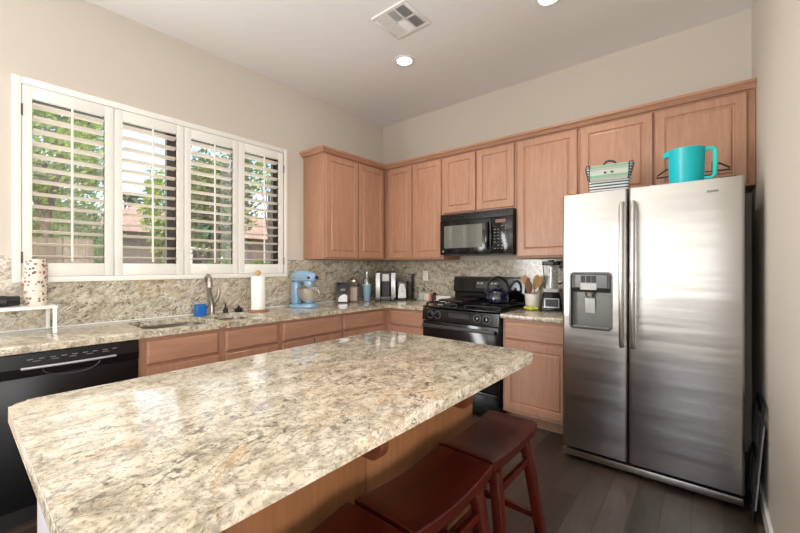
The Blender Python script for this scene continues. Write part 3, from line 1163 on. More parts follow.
b.lathe([(0.0, 0.044), (0.04, 0.044), (0.045, 0.052), (0.075, 0.075), (0.098, 0.115), (0.105, 0.165), (0.110, 0.182), (0.112, 0.186), (0.108, 0.186), (0.103, 0.165), (0.095, 0.115), (0.07, 0.078), (0.0, 0.055)], (0.06, 0, 0), 28, cap=False)
bo = part('bowl', b, 'bowl_steel', mx)
b = B(); b.tube([(0.163, -0.02, 0.165), (0.195, -0.03, 0.17), (0.205, -0.03, 0.14), (0.195, -0.03, 0.11), (0.155, -0.02, 0.10)], 0.005, 8)
part('handle', b, 'steel_plain', bo)
b = B(); b.tube([(-0.142, 0.02, 0.12), (-0.165, 0.05, 0.10), (-0.17, 0.06, 0.04), (-0.165, 0.06, 0.004)], 0.004, 6)
part('power_cord', b, 'black_m', mx)

# ------------------------------------------------------------------ small things in the corner
FACE = R(40)   # things turned toward the room
cb = thing('coffee_bag', 'black foil coffee bag with pale printed lower panel beside the glass jar', 'bag', (0.165, -0.835, 0.9148), FACE)
b = B()
t = bmesh.new()
rg = []
for (hx, hy, z) in ((0.05, 0.034, 0), (0.058, 0.038, 0.02), (0.06, 0.036, 0.08), (0.064, 0.026, 0.15), (0.066, 0.010, 0.195), (0.066, 0.003, 0.215)):
    rg.append([t.verts.new(q) for q in ((-hx, -hy, z), (hx, -hy, z), (hx, hy, z), (-hx, hy, z))])
for a, c in zip(rg, rg[1:]):
    for k in range(4):
        t.faces.new([a[k], a[(k + 1) % 4], c[(k + 1) % 4], c[k]])
t.faces.new(rg[0]); t.faces.new(rg[-1])
b.merge(t)
part('pouch', b, 'black', cb, smooth=False)
b = B()
pts = [(-0.045, 0.008), (0.052, 0.008), (0.052, 0.075), (0.03, 0.088), (0.0, 0.085), (-0.03, 0.065), (-0.045, 0.04)]
b.prism(pts, 0, 0.001, mat=Matrix.Translation((0, -0.0385, 0)) @ Matrix(((1, 0, 0, 0), (0, 0, -1, 0), (0, 1, 0, 0), (0, 0, 0, 1))))
part('printed_panel', b, 'silver', cb, smooth=False)
b = B(); b.obox((0.005, -0.0305, 0.137), (0.024, 0.0008, 0.011), (R(-9), 0, 0))
part('brand_patch', b, 'mgrey', cb, smooth=False)

jr = thing('glass_jar', 'clear glass storage jar of pinkish flour with a glass lid', 'jar', (0.150, -0.660, 0.9148))
jr.scale = (1.05, 1.05, 1.15)
b = B(); b.lathe([(0, 0), (0.052, 0), (0.058, 0.006), (0.058, 0.165), (0.05, 0.185), (0.046, 0.19)], (0, 0, 0), 8)
part('body', b, 'clear_g', jr, smooth=False)
b = B(); b.lathe([(0, 0.004), (0.050, 0.004), (0.054, 0.008), (0.054, 0.135), (0.03, 0.142), (0, 0.145)], (0, 0, 0), 8)
part('flour', b, 'flour', jr, smooth=False)
b = B(); b.lathe([(0.0, 0.191), (0.052, 0.191), (0.052, 0.207), (0.03, 0.213), (0.014, 0.216), (0.018, 0.23), (0.012, 0.238), (0, 0.24)], (0, 0, 0), 16)
part('lid', b, 'steel_sat', jr)

tu = thing('tumbler', 'pale blue tumbler with clear domed lid beside the coffee maker', 'tumbler', (0.245, -0.545, 0.9148))
b = B(); b.lathe([(0, 0), (0.034, 0), (0.036, 0.01), (0.047, 0.17), (0.047, 0.175), (0, 0.175)], (0, 0, 0), 24)
part('cup', b, 'blue_cup', tu)
b = B(); b.lathe([(0.049, 0.176), (0.05, 0.19), (0.049, 0.192), (0, 0.193)], (0, 0, 0), 24)
part('rim', b, 'mint', tu)
b = B(); b.lathe([(0.046, 0.193), (0.045, 0.235), (0.038, 0.255), (0.024, 0.262), (0.024, 0.33), (0.0, 0.332)], (0, 0, 0), 24)
part('dome_lid', b, 'clear', tu)

kg = thing('coffee_maker', 'single-serve coffee maker with silver sides and black centre in the corner', 'coffee maker', (0.335, -0.325, 0.9148), R(42))
b = B()
b.prism(rrect(-0.062, 0.062, -0.15, 0.13, 0.02), 0.0, 0.03, 0.004)
b.prism(rrect(-0.06, 0.06, -0.03, 0.13, 0.02), 0.03, 0.315, 0.012)
part('body', b, 'black_m', kg)
for s in (-1, 1):
    b = B()
    pr = [(-0.115, 0.03), (-0.125, 0.05), (-0.13, 0.30), (-0.118, 0.318), (0.115, 0.318), (0.125, 0.30), (0.125, 0.03)]
    t0, t1 = (0.0615, 0.114) if s > 0 else (-0.114, -0.0615)
    b.prism(pr, t0, t1, 0.006, 2, mat=Matrix(((0, 0, 1, 0), (1, 0, 0, 0), (0, 1, 0, 0), (0, 0, 0, 1))))
    part('side_shell', b, 'silver', kg, label='silver side shell')
b = B(); b.prism(rrect(-0.06, 0.06, -0.128, -0.031, 0.015), 0.215, 0.318, 0.01)
hh = part('brew_head', b, 'dgrey', kg)
b = B(); b.box(-0.036, 0.036, -0.133, -0.1285, 0.225, 0.303, 0.002)
part('front_plate', b, 'lgrey', hh)
b = B(); b.box(-0.055, 0.055, -0.145, -0.035, 0.0305, 0.042, 0.003)
part('drip_tray', b, 'mgrey', kg)
b = B(); b.prism(rrect(-0.107, 0.107, -0.11, 0.12, 0.03), 0.3185, 0.335, 0.006)
part('lid', b, 'black_m', kg)
b = B(); b.box(-0.116, 0.116, -0.125, 0.115, 0.0005, 0.029, 0.004)
part('foot', b, 'black', kg)

ts = thing('toaster', 'black toaster seen end-on with silver end plate and knobs beside the coffee maker', 'toaster', (0.455, -0.165, 0.9148), R(35))
b = B(); b.prism(rrect(-0.075, 0.075, -0.10, 0.10, 0.03), 0.012, 0.22, 0.025, 4)
part('body', b, 'black', ts)
b = B()
b.prism([(-0.04, 0.03), (0.052, 0.03), (0.046, 0.12), (0.03, 0.19), (-0.02, 0.19), (-0.036, 0.12)], 0, 0.004,
        mat=Matrix.Translation((0, -0.1005, 0)) @ Matrix(((1, 0, 0, 0), (0, 0, -1, 0), (0, 1, 0, 0), (0, 0, 0, 1))))
ep = part('end_plate', b, 'silver', ts)
for (kx, kz, kr) in ((0.01, 0.165, 0.018), (0.012, 0.115, 0.017), (0.01, 0.065, 0.026)):
    b = B(); b.lathe([(kr, 0), (kr, 0.012), (kr - 0.003, 0.015), (0, 0.016)], (kx, -0.1048, kz), 16, axis=(0, -1, 0))
    part('knob', b, 'silver' if kz < 0.1 else 'lgrey', ep)
for (x, y) in ((-0.05, -0.07), (0.05, -0.07), (-0.05, 0.07), (0.05, 0.07)):
    b = B(); b.cyl((x, y, 0), (x, y, 0.0118), 0.01, seg=10)
    part('foot', b, 'black_m', ts)

rk = thing('wire_rack', 'slim black metal rack with flat top bar behind the toaster', 'rack', (0.530, -0.064, 0.9148), R(15))
b = B(); b.box(-0.035, 0.045, -0.022, 0.028, 0.0, 0.008, 0.002)
part('base', b, 'black_m', rk)
b = B(); b.box(-0.011, 0.011, -0.008, 0.008, 0.008, 0.295)
part('post', b, 'black_m', rk)
b = B(); b.box(-0.045, 0.04, -0.02, 0.02, 0.295, 0.303, 0.002)
part('top_bar', b, 'black_m', rk)

# outlets
for (nm, lab, ax, u, z) in (('power_outlet', 'white outlet plate on the granite left of the range', 'y', 0.69, 1.197),):
    t_ = thing(nm, lab, 'outlet', (u, -0.0205, z))
    b = B(); b.box(u - 0.036, u + 0.036, -0.027, -0.0207, z - 0.058, z + 0.058, 0.003)
    part('plate', b, 'white', t_, True)
    for dz in (-0.022, 0.022):
        b = B(); b.box(u - 0.015, u + 0.015, -0.029, -0.0272, z + dz - 0.014, z + dz + 0.014, 0.0008)
        part('socket', b, 'white', t_, True)

b = B(); b.box(0.735, 0.80, -0.115, -0.05, 0.9148, 1.0, 0.003)
nb = single('napkin_box', b, 'cream', 'small cream and pink box on the counter left of the range', 'box', loc=(0.77, -0.08, 0.9148))
b = B(); b.box(0.66, 0.728, -0.11, -0.05, 0.9148, 1.005, 0.004)
single('glass_canister', b, 'lgrey', 'small pale grey square canister left of the cream box', 'canister', loc=(0.69, -0.08, 0.9148))
b = B(); b.box(0.8005, 0.823, -0.116, -0.05, 0.9148, 1.0, 0.002)
p_ = bpy.data.objects.new('pink_side', mkmesh('pink_side', b, 'pink', (-0.77, 0.08, -0.9148)))
COL.objects.link(p_); p_.parent = nb; p_['label'] = 'salmon pink side'
gr = thing('pepper_grinder', 'small dark brown grinder between cream box and the range', 'grinder', (0.86, -0.085, 0.9148))
b = B(); b.lathe([(0, 0), (0.022, 0), (0.022, 0.015), (0.017, 0.04), (0.02, 0.065)], (0, 0, 0), 16)
part('body', b, 'griddle', gr)
b = B(); b.lathe([(0.02, 0.066), (0.022, 0.08), (0.014, 0.096), (0, 0.1)], (0, 0, 0), 16)
part('cap', b, 'black', gr)
bd = thing('butter_dish', 'low white rectangular butter dish in front of the backsplash beside the range', 'dish', (1.01, -0.10, 0.9148))
b = B(); b.box(-0.115, 0.1, -0.045, 0.045, 0, 0.012, 0.004)
part('tray', b, 'white', bd)
b = B(); b.box(-0.10, 0.085, -0.035, 0.035, 0.0125, 0.070, 0.008, 3)
part('cover', b, 'white', bd)

# ------------------------------------------------------------------ range
rx0, rx1 = 1.120, 1.902
rg_ = thing('gas_range', 'black gas range with four knobs on the front under the microwave', 'range', ((rx0 + rx1) / 2, -0.33, 0))
b = B()
b.box(rx0, rx1, -0.62, -0.03, 0.02, 0.905, 0.003)
b.box(rx0, rx1, -0.66, -0.6, 0.04, 0.115, 0.003)
part('body', b, 'black_m', rg_, True)
b = B(); b.box(rx0 - 0.003, rx1 + 0.003, -0.665, -0.035, 0.9155, 0.930, 0.006, 3)
part('cooktop', b, 'black', rg_, True)
b = B()
MX = Matrix(((0, 0, 1, 0), (1, 0, 0, 0), (0, 1, 0, 0), (0, 0, 0, 1)))
b.prism([(-0.6205, 0.905), (-0.662, 0.905), (-0.672, 0.80), (-0.6205, 0.80)], rx0, rx1, 0.0, mat=MX)
cp = part('control_panel', b, 'black', rg_, True, smooth=False)
b = B(); b.obox((1.518, -0.6685, 0.853), (0.105, 0.0012, 0.026), (R(5), 0, 0))
part('badge_strip', b, 'dgrey', cp, True, smooth=False)
for kx in (1.212, 1.292, 1.70, 1.790):
    b = B()
    b.lathe([(0.028, 0), (0.028, 0.004), (0.020, 0.008), (0.018, 0.024), (0, 0.026)], (kx, -0.668, 0.853), 20, axis=(0, -1, 0.09))
    b.obox((kx, -0.697, 0.856), (0.004, 0.004, 0.019))
    kn = part('knob', b, 'black', cp, True)
    b = B(); b.lathe([(0.031, 0), (0.034, 0.0), (0.034, 0.002), (0.031, 0.002), (0.031, 0)], (kx, -0.6675, 0.853), 20, axis=(0, -1, 0.09), cap=False)
    part('dial_ring', b, 'mgrey', kn, True)
b = B(); b.box(rx0 + 0.004, rx1 - 0.004, -0.668, -0.6205, 0.235, 0.792, 0.006)
dr = part('oven_door', b, 'black', rg_, True)
b = B(); b.box(rx0 + 0.12, rx1 - 0.12, -0.671, -0.6685, 0.36, 0.62, 0.001)
part('oven_window', b, 'dark_glass', dr, True)
b = B()
b.box(rx0 + 0.02, rx1 - 0.02, -0.712, -0.694, 0.735, 0.768, 0.008, 3)
b.box(rx0 + 0.04, rx0 + 0.07, -0.697, -0.6675, 0.74, 0.762); b.box(rx1 - 0.07, rx1 - 0.04, -0.697, -0.6675, 0.74, 0.762)
part('handle', b, 'dgrey', dr, True)
b = B(); b.box(rx0 + 0.004, rx1 - 0.004, -0.668, -0.6605, 0.045, 0.225, 0.003)
part('lower_drawer', b, 'black', rg_, True)
# backguard
b = B()
b.prism([(-0.022, 0.9305), (-0.075, 0.9305), (-0.075, 1.03), (-0.105, 1.045), (-0.088, 1.188), (-0.06, 1.2), (-0.022, 1.2)], rx0 + 0.002, rx1 - 0.002, 0.0, mat=MX)
bg = part('backguard', b, 'black', rg_, True, smooth=False)
b = B(); b.obox((1.515, -0.0985, 1.118), (0.125, 0.0015, 0.036), (R(-7), 0, 0))
part('clock_panel', b, 'dgrey', bg, True, smooth=False)
b = B()
for k in range(6):
    for j in range(2):
        if k in (2, 3) and j:
            continue
        b.obox((1.415 + 0.038 * k, -0.1008, 1.105 + 0.028 * j), (0.011, 0.0008, 0.006), (R(-7), 0, 0))
part('buttons', b, 'lgrey', bg, True, smooth=False)
# burners and grates
for (bx, by) in ((1.31, -0.50), (1.31, -0.22), (1.725, -0.50), (1.725, -0.22)):
    b = B()
    b.lathe([(0.0, 0), (0.055, 0), (0.055, 0.006), (0.036, 0.008), (0.036, 0.018), (0.0, 0.02)], (bx, by, 0.9302), 24)
    part('burner', b, 'black_iron', rg_, True)
for gx in (1.31, 1.725):
    b = B()
    x0, x1, y0, y1 = gx - 0.165, gx + 0.165, -0.625, -0.095
    zt = 0.962
    for y in (y0, (y0 + y1) / 2, y1):
        b.box(x0, x1, y - 0.006, y + 0.006, zt - 0.012, zt, 0.003)
    for x in (x0, x1):
        b.box(x - 0.006, x + 0.006, y0, y1, zt - 0.012, zt, 0.003)
    for by in (-0.50, -0.22):
        for a in range(4):
            d = Vector((math.cos(PI / 4 + a * PI / 2), math.sin(PI / 4 + a * PI / 2), 0))
            b.obox((gx + d.x * 0.09, by + d.y * 0.09, zt - 0.004), (0.055, 0.005, 0.006), (0, 0, PI / 4 + a * PI / 2))
    for x in (x0, x1):
        for y in (y0, y1):
            b.box(x - 0.008, x + 0.008, y - 0.008, y + 0.008, 0.9303, zt - 0.006)
    part('grate', b, 'black_iron', rg_, True)

gd = thing('griddle', 'flat dark rectangular griddle lying over the left burners of the range', 'griddle', (1.30, -0.33, 0.9625))
b = B(); b.prism(rrect(1.165, 1.445, -0.47, -0.11, 0.02), 0.9632, 0.975, 0.003)
part('plate', b, 'griddle', gd, True)
b = B(); b.tube([(1.17, -0.465, 0.9755), (1.44, -0.465, 0.9755), (1.44, -0.115, 0.9755), (1.17, -0.115, 0.9755)], 0.003, 6, closed=True)
part('rim', b, 'griddle', gd, True)

kt = thing('kettle', 'dark navy enamel kettle with black arched handle on the right burners', 'kettle', (1.725, -0.31, 0.9625), R(35))
kt.scale = (1.1, 1.1, 1.1)
b = B(); b.lathe([(0, 0), (0.078, 0), (0.092, 0.012), (0.098, 0.04), (0.09, 0.08), (0.065, 0.112), (0.045, 0.122)], (0, 0, 0), 28)
part('body', b, 'kettle', kt)
b = B(); b.lathe([(0.046, 0.1225), (0.04, 0.132), (0.012, 0.138), (0.012, 0.148), (0.016, 0.154), (0, 0.16)], (0, 0, 0), 24)
part('lid', b, 'kettle', kt)
b = B(); b.tube([(-0.07, 0, 0.07), (-0.105, 0, 0.095), (-0.125, 0, 0.125)], [0.02, 0.015, 0.011], 12)
part('spout', b, 'kettle', kt)
b = B()
hp = [(0.088 * math.cos(R(a)), 0, 0.125 + 0.095 * math.sin(R(a))) for a in range(-18, 199, 12)]
b.tube(hp, 0.011, 8)
part('handle', b, 'black_m', kt)

# ------------------------------------------------------------------ microwave
mw = thing('microwave', 'black over-the-range microwave mounted between the wall cabinets', 'microwave', (1.525, -0.2, 1.42))
x0, x1, z0, z1 = 1.142, 1.908, 1.422, 1.826
b = B(); b.box(x0, x1, -0.372, -0.022, z0, z1, 0.003)
part('body', b, 'black_m', mw, True)
b = B(); b.box(x0, x1, -0.392, -0.3725, z1 - 0.065, z1, 0.003)
vg = part('vent_grille', b, 'black_m', mw, True)
b = B()
for k in range(30):
    xx = x0 + 0.035 + k * 0.0237
    b.obox((xx, -0.3935, z1 - 0.034), (0.0035, 0.0015, 0.024), (0, R(24), 0))
part('vent_slats', b, 'black', vg, True, smooth=False)
b = B(); b.box(x0, 1.700, -0.398, -0.3725, z0 + 0.002, z1 - 0.067, 0.004)
dr = part('door', b, 'black', mw, True)
b = B(); b.box(1.192, 1.612, -0.4002, -0.3982, z0 + 0.065, z1 - 0.118, 0.0006)
part('window', b, 'mw_glass', dr, True, smooth=False)
b = B(); b.tube([(1.672, -0.3985, 1.475), (1.672, -0.425, 1.49), (1.672, -0.437, 1.545), (1.672, -0.44, 1.595), (1.672, -0.437, 1.645), (1.672, -0.425, 1.70), (1.672, -0.3985, 1.715)], 0.012, 10)
part('handle', b, 'black', dr, True)
b = B(); b.lathe([(0.011, 0), (0.011, 0.001), (0, 0.001)], (1.178, -0.3982, 1.455), 18, axis=(0, -1, 0))
part('round_logo', b, 'mgrey', dr, True, smooth=False)
b = B(); b.box(1.702, x1, -0.398, -0.3725, z0 + 0.002, z1 - 0.067, 0.004)
kp = part('control_panel', b, 'black', mw, True)
b = B(); b.box(1.745, 1.84, -0.3992, -0.3982, 1.705, 1.735)
part('display', b, 'display_r', kp, True, smooth=False)
b = B()
random.seed(3)
for r_ in range(8):
    for c_ in range(4):
        if random.random() < 0.22:
            continue
        xx = 1.728 + c_ * 0.036
        zz = 1.673 - r_ * 0.029
        wd = random.choice((0.009, 0.012, 0.006))
        b = B(); b.box(xx, xx + wd * 1.6, -0.3990, -0.3982, zz - 0.003, zz + 0.003)
        part('key', b, 'mgrey', kp, True, smooth=False)
b = B(); b.box(1.497, 1.537, -0.3960, -0.3935, 1.808, 1.830, 0.001)
part('blue_tab', b, 'navy_trim', mw, True, label='small teal blue tab')
b = B(); b.box(x0 + 0.03, x1 - 0.03, -0.36, -0.05, z0 - 0.006, z0 - 0.0005)
part('underside_grille', b, 'dgrey', mw, True)

# ------------------------------------------------------------------ utensil crock, sponge, blender
ck = thing('utensil_crock', 'cream ceramic utensil crock on the short counter right of the range', 'crock', (1.99, -0.135, 0.9148))
ck.scale = (1.14, 1.14, 1.08)
b = B(); b.lathe([(0, 0), (0.052, 0), (0.055, 0.005), (0.064, 0.125), (0.062, 0.13), (0.058, 0.128), (0.05, 0.012), (0, 0.010)], (0, 0, 0), 28, cap=False)
part('pot', b, 'cream', ck)


def spoon(lab, base, tip, hw, hl, mat, flat, head_rot=0.0):
    base, tip = Vector(base), Vector(tip)
    d = (tip - base)
    L = d.length
    d.normalize()
    cd = Vector((-0.638, 0.770, 0))
    side = d.cross(cd).normalized()
    nrm = side.cross(d)
    b = B()
    b.tube([base, base + d * L * 0.5, base + d * (L - hl)], [0.006, 0.0055, 0.006], 8)
    t = bmesh.new()
    rows = []
    N = 10
    for k in range(N + 1):
        f = k / N
        w = hw * (math.sin(PI * min(1, 0.1 + 0.9 * f)) ** 0.6 if not flat else min(1, 0.25 + 1.2 * f) * (1 if f < 0.93 else 0.85))
        w = max(w, 0.006)
        c = base + d * (L - hl + hl * f)
        dish = 0.006 * math.sin(PI * f)
        rows.append([t.verts.new(c - side * w + nrm * 0.003), t.verts.new(c + nrm * (0.004 - dish)), t.verts.new(c + side * w + nrm * 0.003),
                     t.verts.new(c + side * w - nrm * 0.003), t.verts.new(c - nrm * (0.004 + dish * 0.5)), t.verts.new(c - side * w - nrm * 0.003)])
    for a, c in zip(rows, rows[1:]):
        for k in range(6):
            t.faces.new([a[k], a[(k + 1) % 6], c[(k + 1) % 6], c[k]])
    t.faces.new(rows[0]); t.faces.new(rows[-1])
    b.merge(t)
    lc = (1.99, -0.135, 0.9148)
    single('wooden_spoon' if not flat else 'wooden_spatula', b, mat, lab, 'utensil', 'wooden utensils in the crock', loc=tuple(Vector(lc) + Vector((base.x - 1.99, base.y + 0.135, 0.012))))


bx, by, bz = 1.99, -0.135, 0.928
spoon('light wooden spatula leaning left in the cream crock', (bx + 0.02, by - 0.01, bz), (bx - 0.072, by - 0.045, bz + 0.29), 0.028, 0.12, 'spoon', True)
spoon('dark brown wooden spoon in the middle of the cream crock', (bx + 0.0, by - 0.025, bz), (bx - 0.028, by - 0.055, bz + 0.265), 0.034, 0.135, 'spoon_d', False)
spoon('light wooden spoon leaning right in the cream crock', (bx - 0.02, by + 0.01, bz), (bx + 0.042, by + 0.012, bz + 0.30), 0.032, 0.13, 'spoon', False)
spoon('tan wooden spatula at the right rim of the cream crock', (bx - 0.012, by + 0.03, bz), (bx + 0.075, by + 0.04, bz + 0.285), 0.02, 0.09, 'spoon', True)

b = B()
random.seed(5)
for k in range(9):
    b.sphere((2.02 + random.uniform(-0.045, 0.045), -0.26 + random.uniform(-0.025, 0.025), 0.928 + random.uniform(-0.002, 0.006)), 0.02, (1.2, 1, 0.62), 12)
single('dish_cloth', b, 'yellow', 'crumpled yellow-green scrub cloth in front of the cream crock', 'cloth', loc=(2.02, -0.26, 0.9148))

bl = thing('blender', 'blender with black base, grey keypad and tall clear pitcher beside the refrigerator', 'blender', (2.165, -0.165, 0.9148), R(20))
b = B()
t = bmesh.new()
rg = []
for (hx, hy, z, yo) in ((0.088, 0.088, 0, 0), (0.09, 0.09, 0.012, 0), (0.085, 0.085, 0.06, 0), (0.072, 0.07, 0.135, 0.01), (0.064, 0.062, 0.16, 0.01), (0.06, 0.058, 0.165, 0.01)):
    rg.append([t.verts.new((x, y + yo, z)) for x, y in rrect(-hx, hx, -hy, hy, 0.02)])
for a, c in zip(rg, rg[1:]):
    n = len(a)
    for k in range(n):
        t.faces.new([a[k], a[(k + 1) % n], c[(k + 1) % n], c[k]])
t.faces.new(rg[0]); t.faces.new(rg[-1])
b.merge(t)
mb = part('motor_base', b, 'black', bl)
b = B(); b.obox((0, -0.0845, 0.072), (0.062, 0.003, 0.042), (R(-14), 0, 0), 0.002)
kp = part('keypad_bezel', b, 'silver', mb)
b = B(); b.obox((0, -0.0882, 0.073), (0.052, 0.001, 0.032), (R(-14), 0, 0))
part('keypad', b, 'dgrey', kp)
b = B()
for r_ in range(2):
    for c_ in range(4):
        b.obox((-0.034 + c_ * 0.0225, -0.0895 + r_ * 0.006, 0.06 + r_ * 0.026), (0.008, 0.001, 0.006), (R(-14), 0, 0))
part('buttons', b, 'mgrey', kp)
b = B(); b.prism(rrect(-0.064, 0.064, -0.052, 0.07, 0.02), 0.1655, 0.195, 0.003)
part('collar', b, 'lgrey', bl)
b = B()
t = bmesh.new()
rg = []
for (h, z) in ((0.05, 0.196), (0.056, 0.22), (0.066, 0.33), (0.072, 0.40)):
    rg.append([t.verts.new((x, y + 0.009, z)) for x, y in rrect(-h, h, -h, h, 0.022)])
for a, c in zip(rg, rg[1:]):
    n = len(a)
    for k in range(n):
        t.faces.new([a[k], a[(k + 1) % n], c[(k + 1) % n], c[k]])
t.faces.new(rg[0])
b.merge(t)
jug = part('pitcher', b, 'clear_g', bl)
b = B()
b.cyl((0, 0.009, 0.2), (0, 0.009, 0.385), 0.007, seg=8)
for z, a in ((0.225, 0.3), (0.29, 1.4), (0.35, 2.4)):
    for s in (0, PI):
        b.obox((0.022 * math.cos(a + s), 0.009 + 0.022 * math.sin(a + s), z), (0.022, 0.006, 0.0012), (0.25, 0, a + s))
part('blade_stack', b, 'steel_plain', jug)
b = B(); b.prism(rrect(-0.075, 0.075, -0.066, 0.084, 0.022), 0.401, 0.435, 0.005)
b.box(-0.025, 0.025, -0.03, 0.05, 0.435, 0.447, 0.003)
part('lid', b, 'black', jug)
b = B(); b.tube([(0.075, 0.009, 0.39), (0.105, 0.009, 0.385), (0.11, 0.009, 0.33), (0.10, 0.009, 0.25), (0.06, 0.009, 0.235)], 0.009, 8)
part('handle', b, 'black', jug)

# ------------------------------------------------------------------ refrigerator
FX0, FX1, FZ = 2.470, 3.391, 1.789
FY = -0.892
fr = thing('refrigerator', 'tall side-by-side stainless steel refrigerator with ice dispenser against the right wall', 'refrigerator', ((FX0 + FX1) / 2, -0.48, 0))
b = B(); b.box(FX0 + 0.006, FX1 - 0.004, -0.82, -0.06, 0.03, FZ - 0.012, 0.004)
part('cabinet_body', b, 'dgrey', fr, True)


def door_slab(x0, x1, z0, z1):
    """door with softly rounded vertical edges, faces -y"""
    b = B()
    poly = rrect(x0, x1, FY, FY + 0.068, 0.014, 5)
    b.prism(poly, z0, z1, 0.003, 2)
    return b


ld = part('door', door_slab(FX0, 2.8545, 0.088, FZ), 'steel', fr, True, label='narrow left freezer door with dispenser')
c = B()
DX0, DX1, DZ0, DZ1 = 2.522, 2.766, 0.898, 1.262
mt = Matrix(((1, 0, 0, 0), (0, 0, 1, 0), (0, 1, 0, 0), (0, 0, 0, 1)))
c.prism(rrect(DX0, DX1, DZ0, DZ1, 0.02), FY - 0.05, FY + 0.055, mat=mt)
bmesh.ops.translate(c.bm, vec=tuple(-q for q in fr.location), verts=c.bm.verts)
cut(ld, c)
ld.data.set_sharp_from_angle(angle=R(35))
rd = part('door', door_slab(2.8615, FX1, 0.088, FZ), 'steel', fr, True, label='wide right refrigerator door')
# dispenser
b = B()
t = bmesh.new()
n_ = None
rg = []
for (ins, y, rr) in ((-0.008, FY - 0.003, 0.028), (0.002, FY - 0.004, 0.02), (0.003, FY + 0.05, 0.018)):
    rg.append([t.verts.new((x, y, z)) for x, z in rrect(DX0 + ins, DX1 - ins, DZ0 + ins, DZ1 - ins, rr)])
rg.insert(0, [t.verts.new((x, FY + 0.0005, z)) for x, z in rrect(DX0 - 0.008, DX1 + 0.008, DZ0 - 0.008, DZ1 + 0.008, 0.028)])
for a, c2 in zip(rg, rg[1:]):
    n = len(a)
    for k in range(n):
        t.faces.new([a[k], a[(k + 1) % n], c2[(k + 1) % n], c2[k]])
t.faces.new(rg[-1])
b.merge(t)
dp = part('dispenser_recess', b, 'recess', ld, True)
b = B(); b.prism([(FY + 0.048, 1.255), (FY + 0.002, 1.255), (FY - 0.002, 1.165), (FY + 0.02, 1.135), (FY + 0.048, 1.135)], DX0 + 0.008, DX1 - 0.008,
                 mat=Matrix(((0, 0, 1, 0), (1, 0, 0, 0), (0, 1, 0, 0), (0, 0, 0, 1))))
part('dispenser_head', b, 'dgrey', dp, True, smooth=False)
b = B(); b.box(2.553, 2.742, FY - 0.0045, FY - 0.0025, 1.165, 1.25, 0.0008)
cpn = part('control_plate', b, 'mgrey', dp, True)
b = B(); b.box(2.588, 2.615, FY - 0.0062, FY - 0.0048, 1.2, 1.244); b.box(2.621, 2.648, FY - 0.0062, FY - 0.0048, 1.2, 1.244); b.box(2.652, 2.68, FY - 0.0062, FY - 0.0048, 1.2, 1.244)
part('display', b, 'black', cpn, True)
b = B(); b.box(2.585, 2.682, FY - 0.0065, FY - 0.0048, 1.152, 1.195)
part('button_row', b, 'lgrey', cpn, True)
b = B(); b.lathe([(0.028, 0), (0.024, -0.025), (0.012, -0.035), (0, -0.036)], (2.635, FY + 0.022, 1.134), 16)
part('spout', b, 'steel_plain', dp, True)
b = B(); b.obox((2.635, FY + 0.04, 1.045), (0.03, 0.003, 0.05), (R(8), 0, 0), 0.002)
part('paddle', b, 'lgrey', dp, True)
b = B(); b.box(DX0 + 0.012, DX1 - 0.012, FY + 0.002, FY + 0.046, DZ0 + 0.004, DZ0 + 0.012, 0.002)
part('drip_grille', b, 'mgrey', dp, True)
for hx, par in ((2.829, ld), (2.889, rd)):
    b = B()
    b.tube([(hx, FY - 0.002, 1.70), (hx, FY - 0.035, 1.695), (hx, FY - 0.052, 1.66), (hx, FY - 0.056, 1.25), (hx, FY - 0.052, 0.85), (hx, FY - 0.035, 0.812), (hx, FY - 0.002, 0.808)],
           [0.012, 0.0135, 0.0135, 0.0135, 0.0135, 0.0135, 0.012], 14)
    part('handle', b, 'steel_plain', par, True)
b = B(); b.box(3.235, 3.285, FY - 0.002, FY - 0.0003, 1.715, 1.727)
part('brand_badge', b, 'mgrey', rd, True, label='small grey badge')
b = B(); b.box(FX0 + 0.004, FX1 - 0.004, FY + 0.002, FY + 0.06, 0.030, 0.070, 0.003)
part('toe_grille', b, 'steel_sat', fr, True)
for x in (FX0 + 0.06, FX1 - 0.06):
    for y in (-0.80, -0.12):
        b = B(); b.cyl((x, y, 0.001), (x, y, 0.03), 0.02, seg=12)
        part('foot', b, 'black_m', fr, True)
for x in (FX0 + 0.03, FX1 - 0.10):
    b = B(); b.box(x, x + 0.07, -0.86, -0.79, FZ - 0.0115, FZ + 0.012, 0.004)
    part('hinge_cover', b, 'dgrey', fr, True)

# ---- things on the refrigerator
bgt = thing('lunch_tote', 'striped fabric lunch tote with folded flap on top of the refrigerator', 'bag', (2.728, -0.745, FZ), R(6))
b = B()
t = bmesh.new()
rg = []
for (hx, hy, z) in ((0.108, 0.05, 0.0), (0.112, 0.055, 0.01), (0.118, 0.05, 0.075), (0.128, 0.036, 0.137), (0.136, 0.018, 0.18), (0.138, 0.006, 0.194)):
    rg.append([t.verts.new((x, y, z)) for x, y in rrect(-hx, hx, -hy, hy, min(0.02, hy * 0.9), 4)])
for a, c2 in zip(rg, rg[1:]):
    n = len(a)
    for k in range(n):
        t.faces.new([a[k], a[(k + 1) % n], c2[(k + 1) % n], c2[k]])
t.faces.new(rg[0]); t.faces.new(rg[-1])
b.merge(t)
part('bag_body', b, 'stripe', bgt)
b = B()
t = bmesh.new()
rows = []
for (hx, y, z) in ((0.112, 0.012, 0.196), (0.112, 0.0, 0.204), (0.112, -0.022, 0.196), (0.112, -0.052, 0.137), (0.110, -0.0645, 0.097), (0.105, -0.066, 0.085)):
    rows.append([t.verts.new((-hx + 2 * hx * k / 8, y - 0.002 * math.sin(PI * k / 8), z)) for k in range(9)])
for a, c2 in zip(rows, rows[1:]):
    for k in range(8):
        t.faces.new([a[k], a[k + 1], c2[k + 1], c2[k]])
ex = bmesh.ops.solidify(t, geom=t.faces[:], thickness=0.003)
b.merge(t)
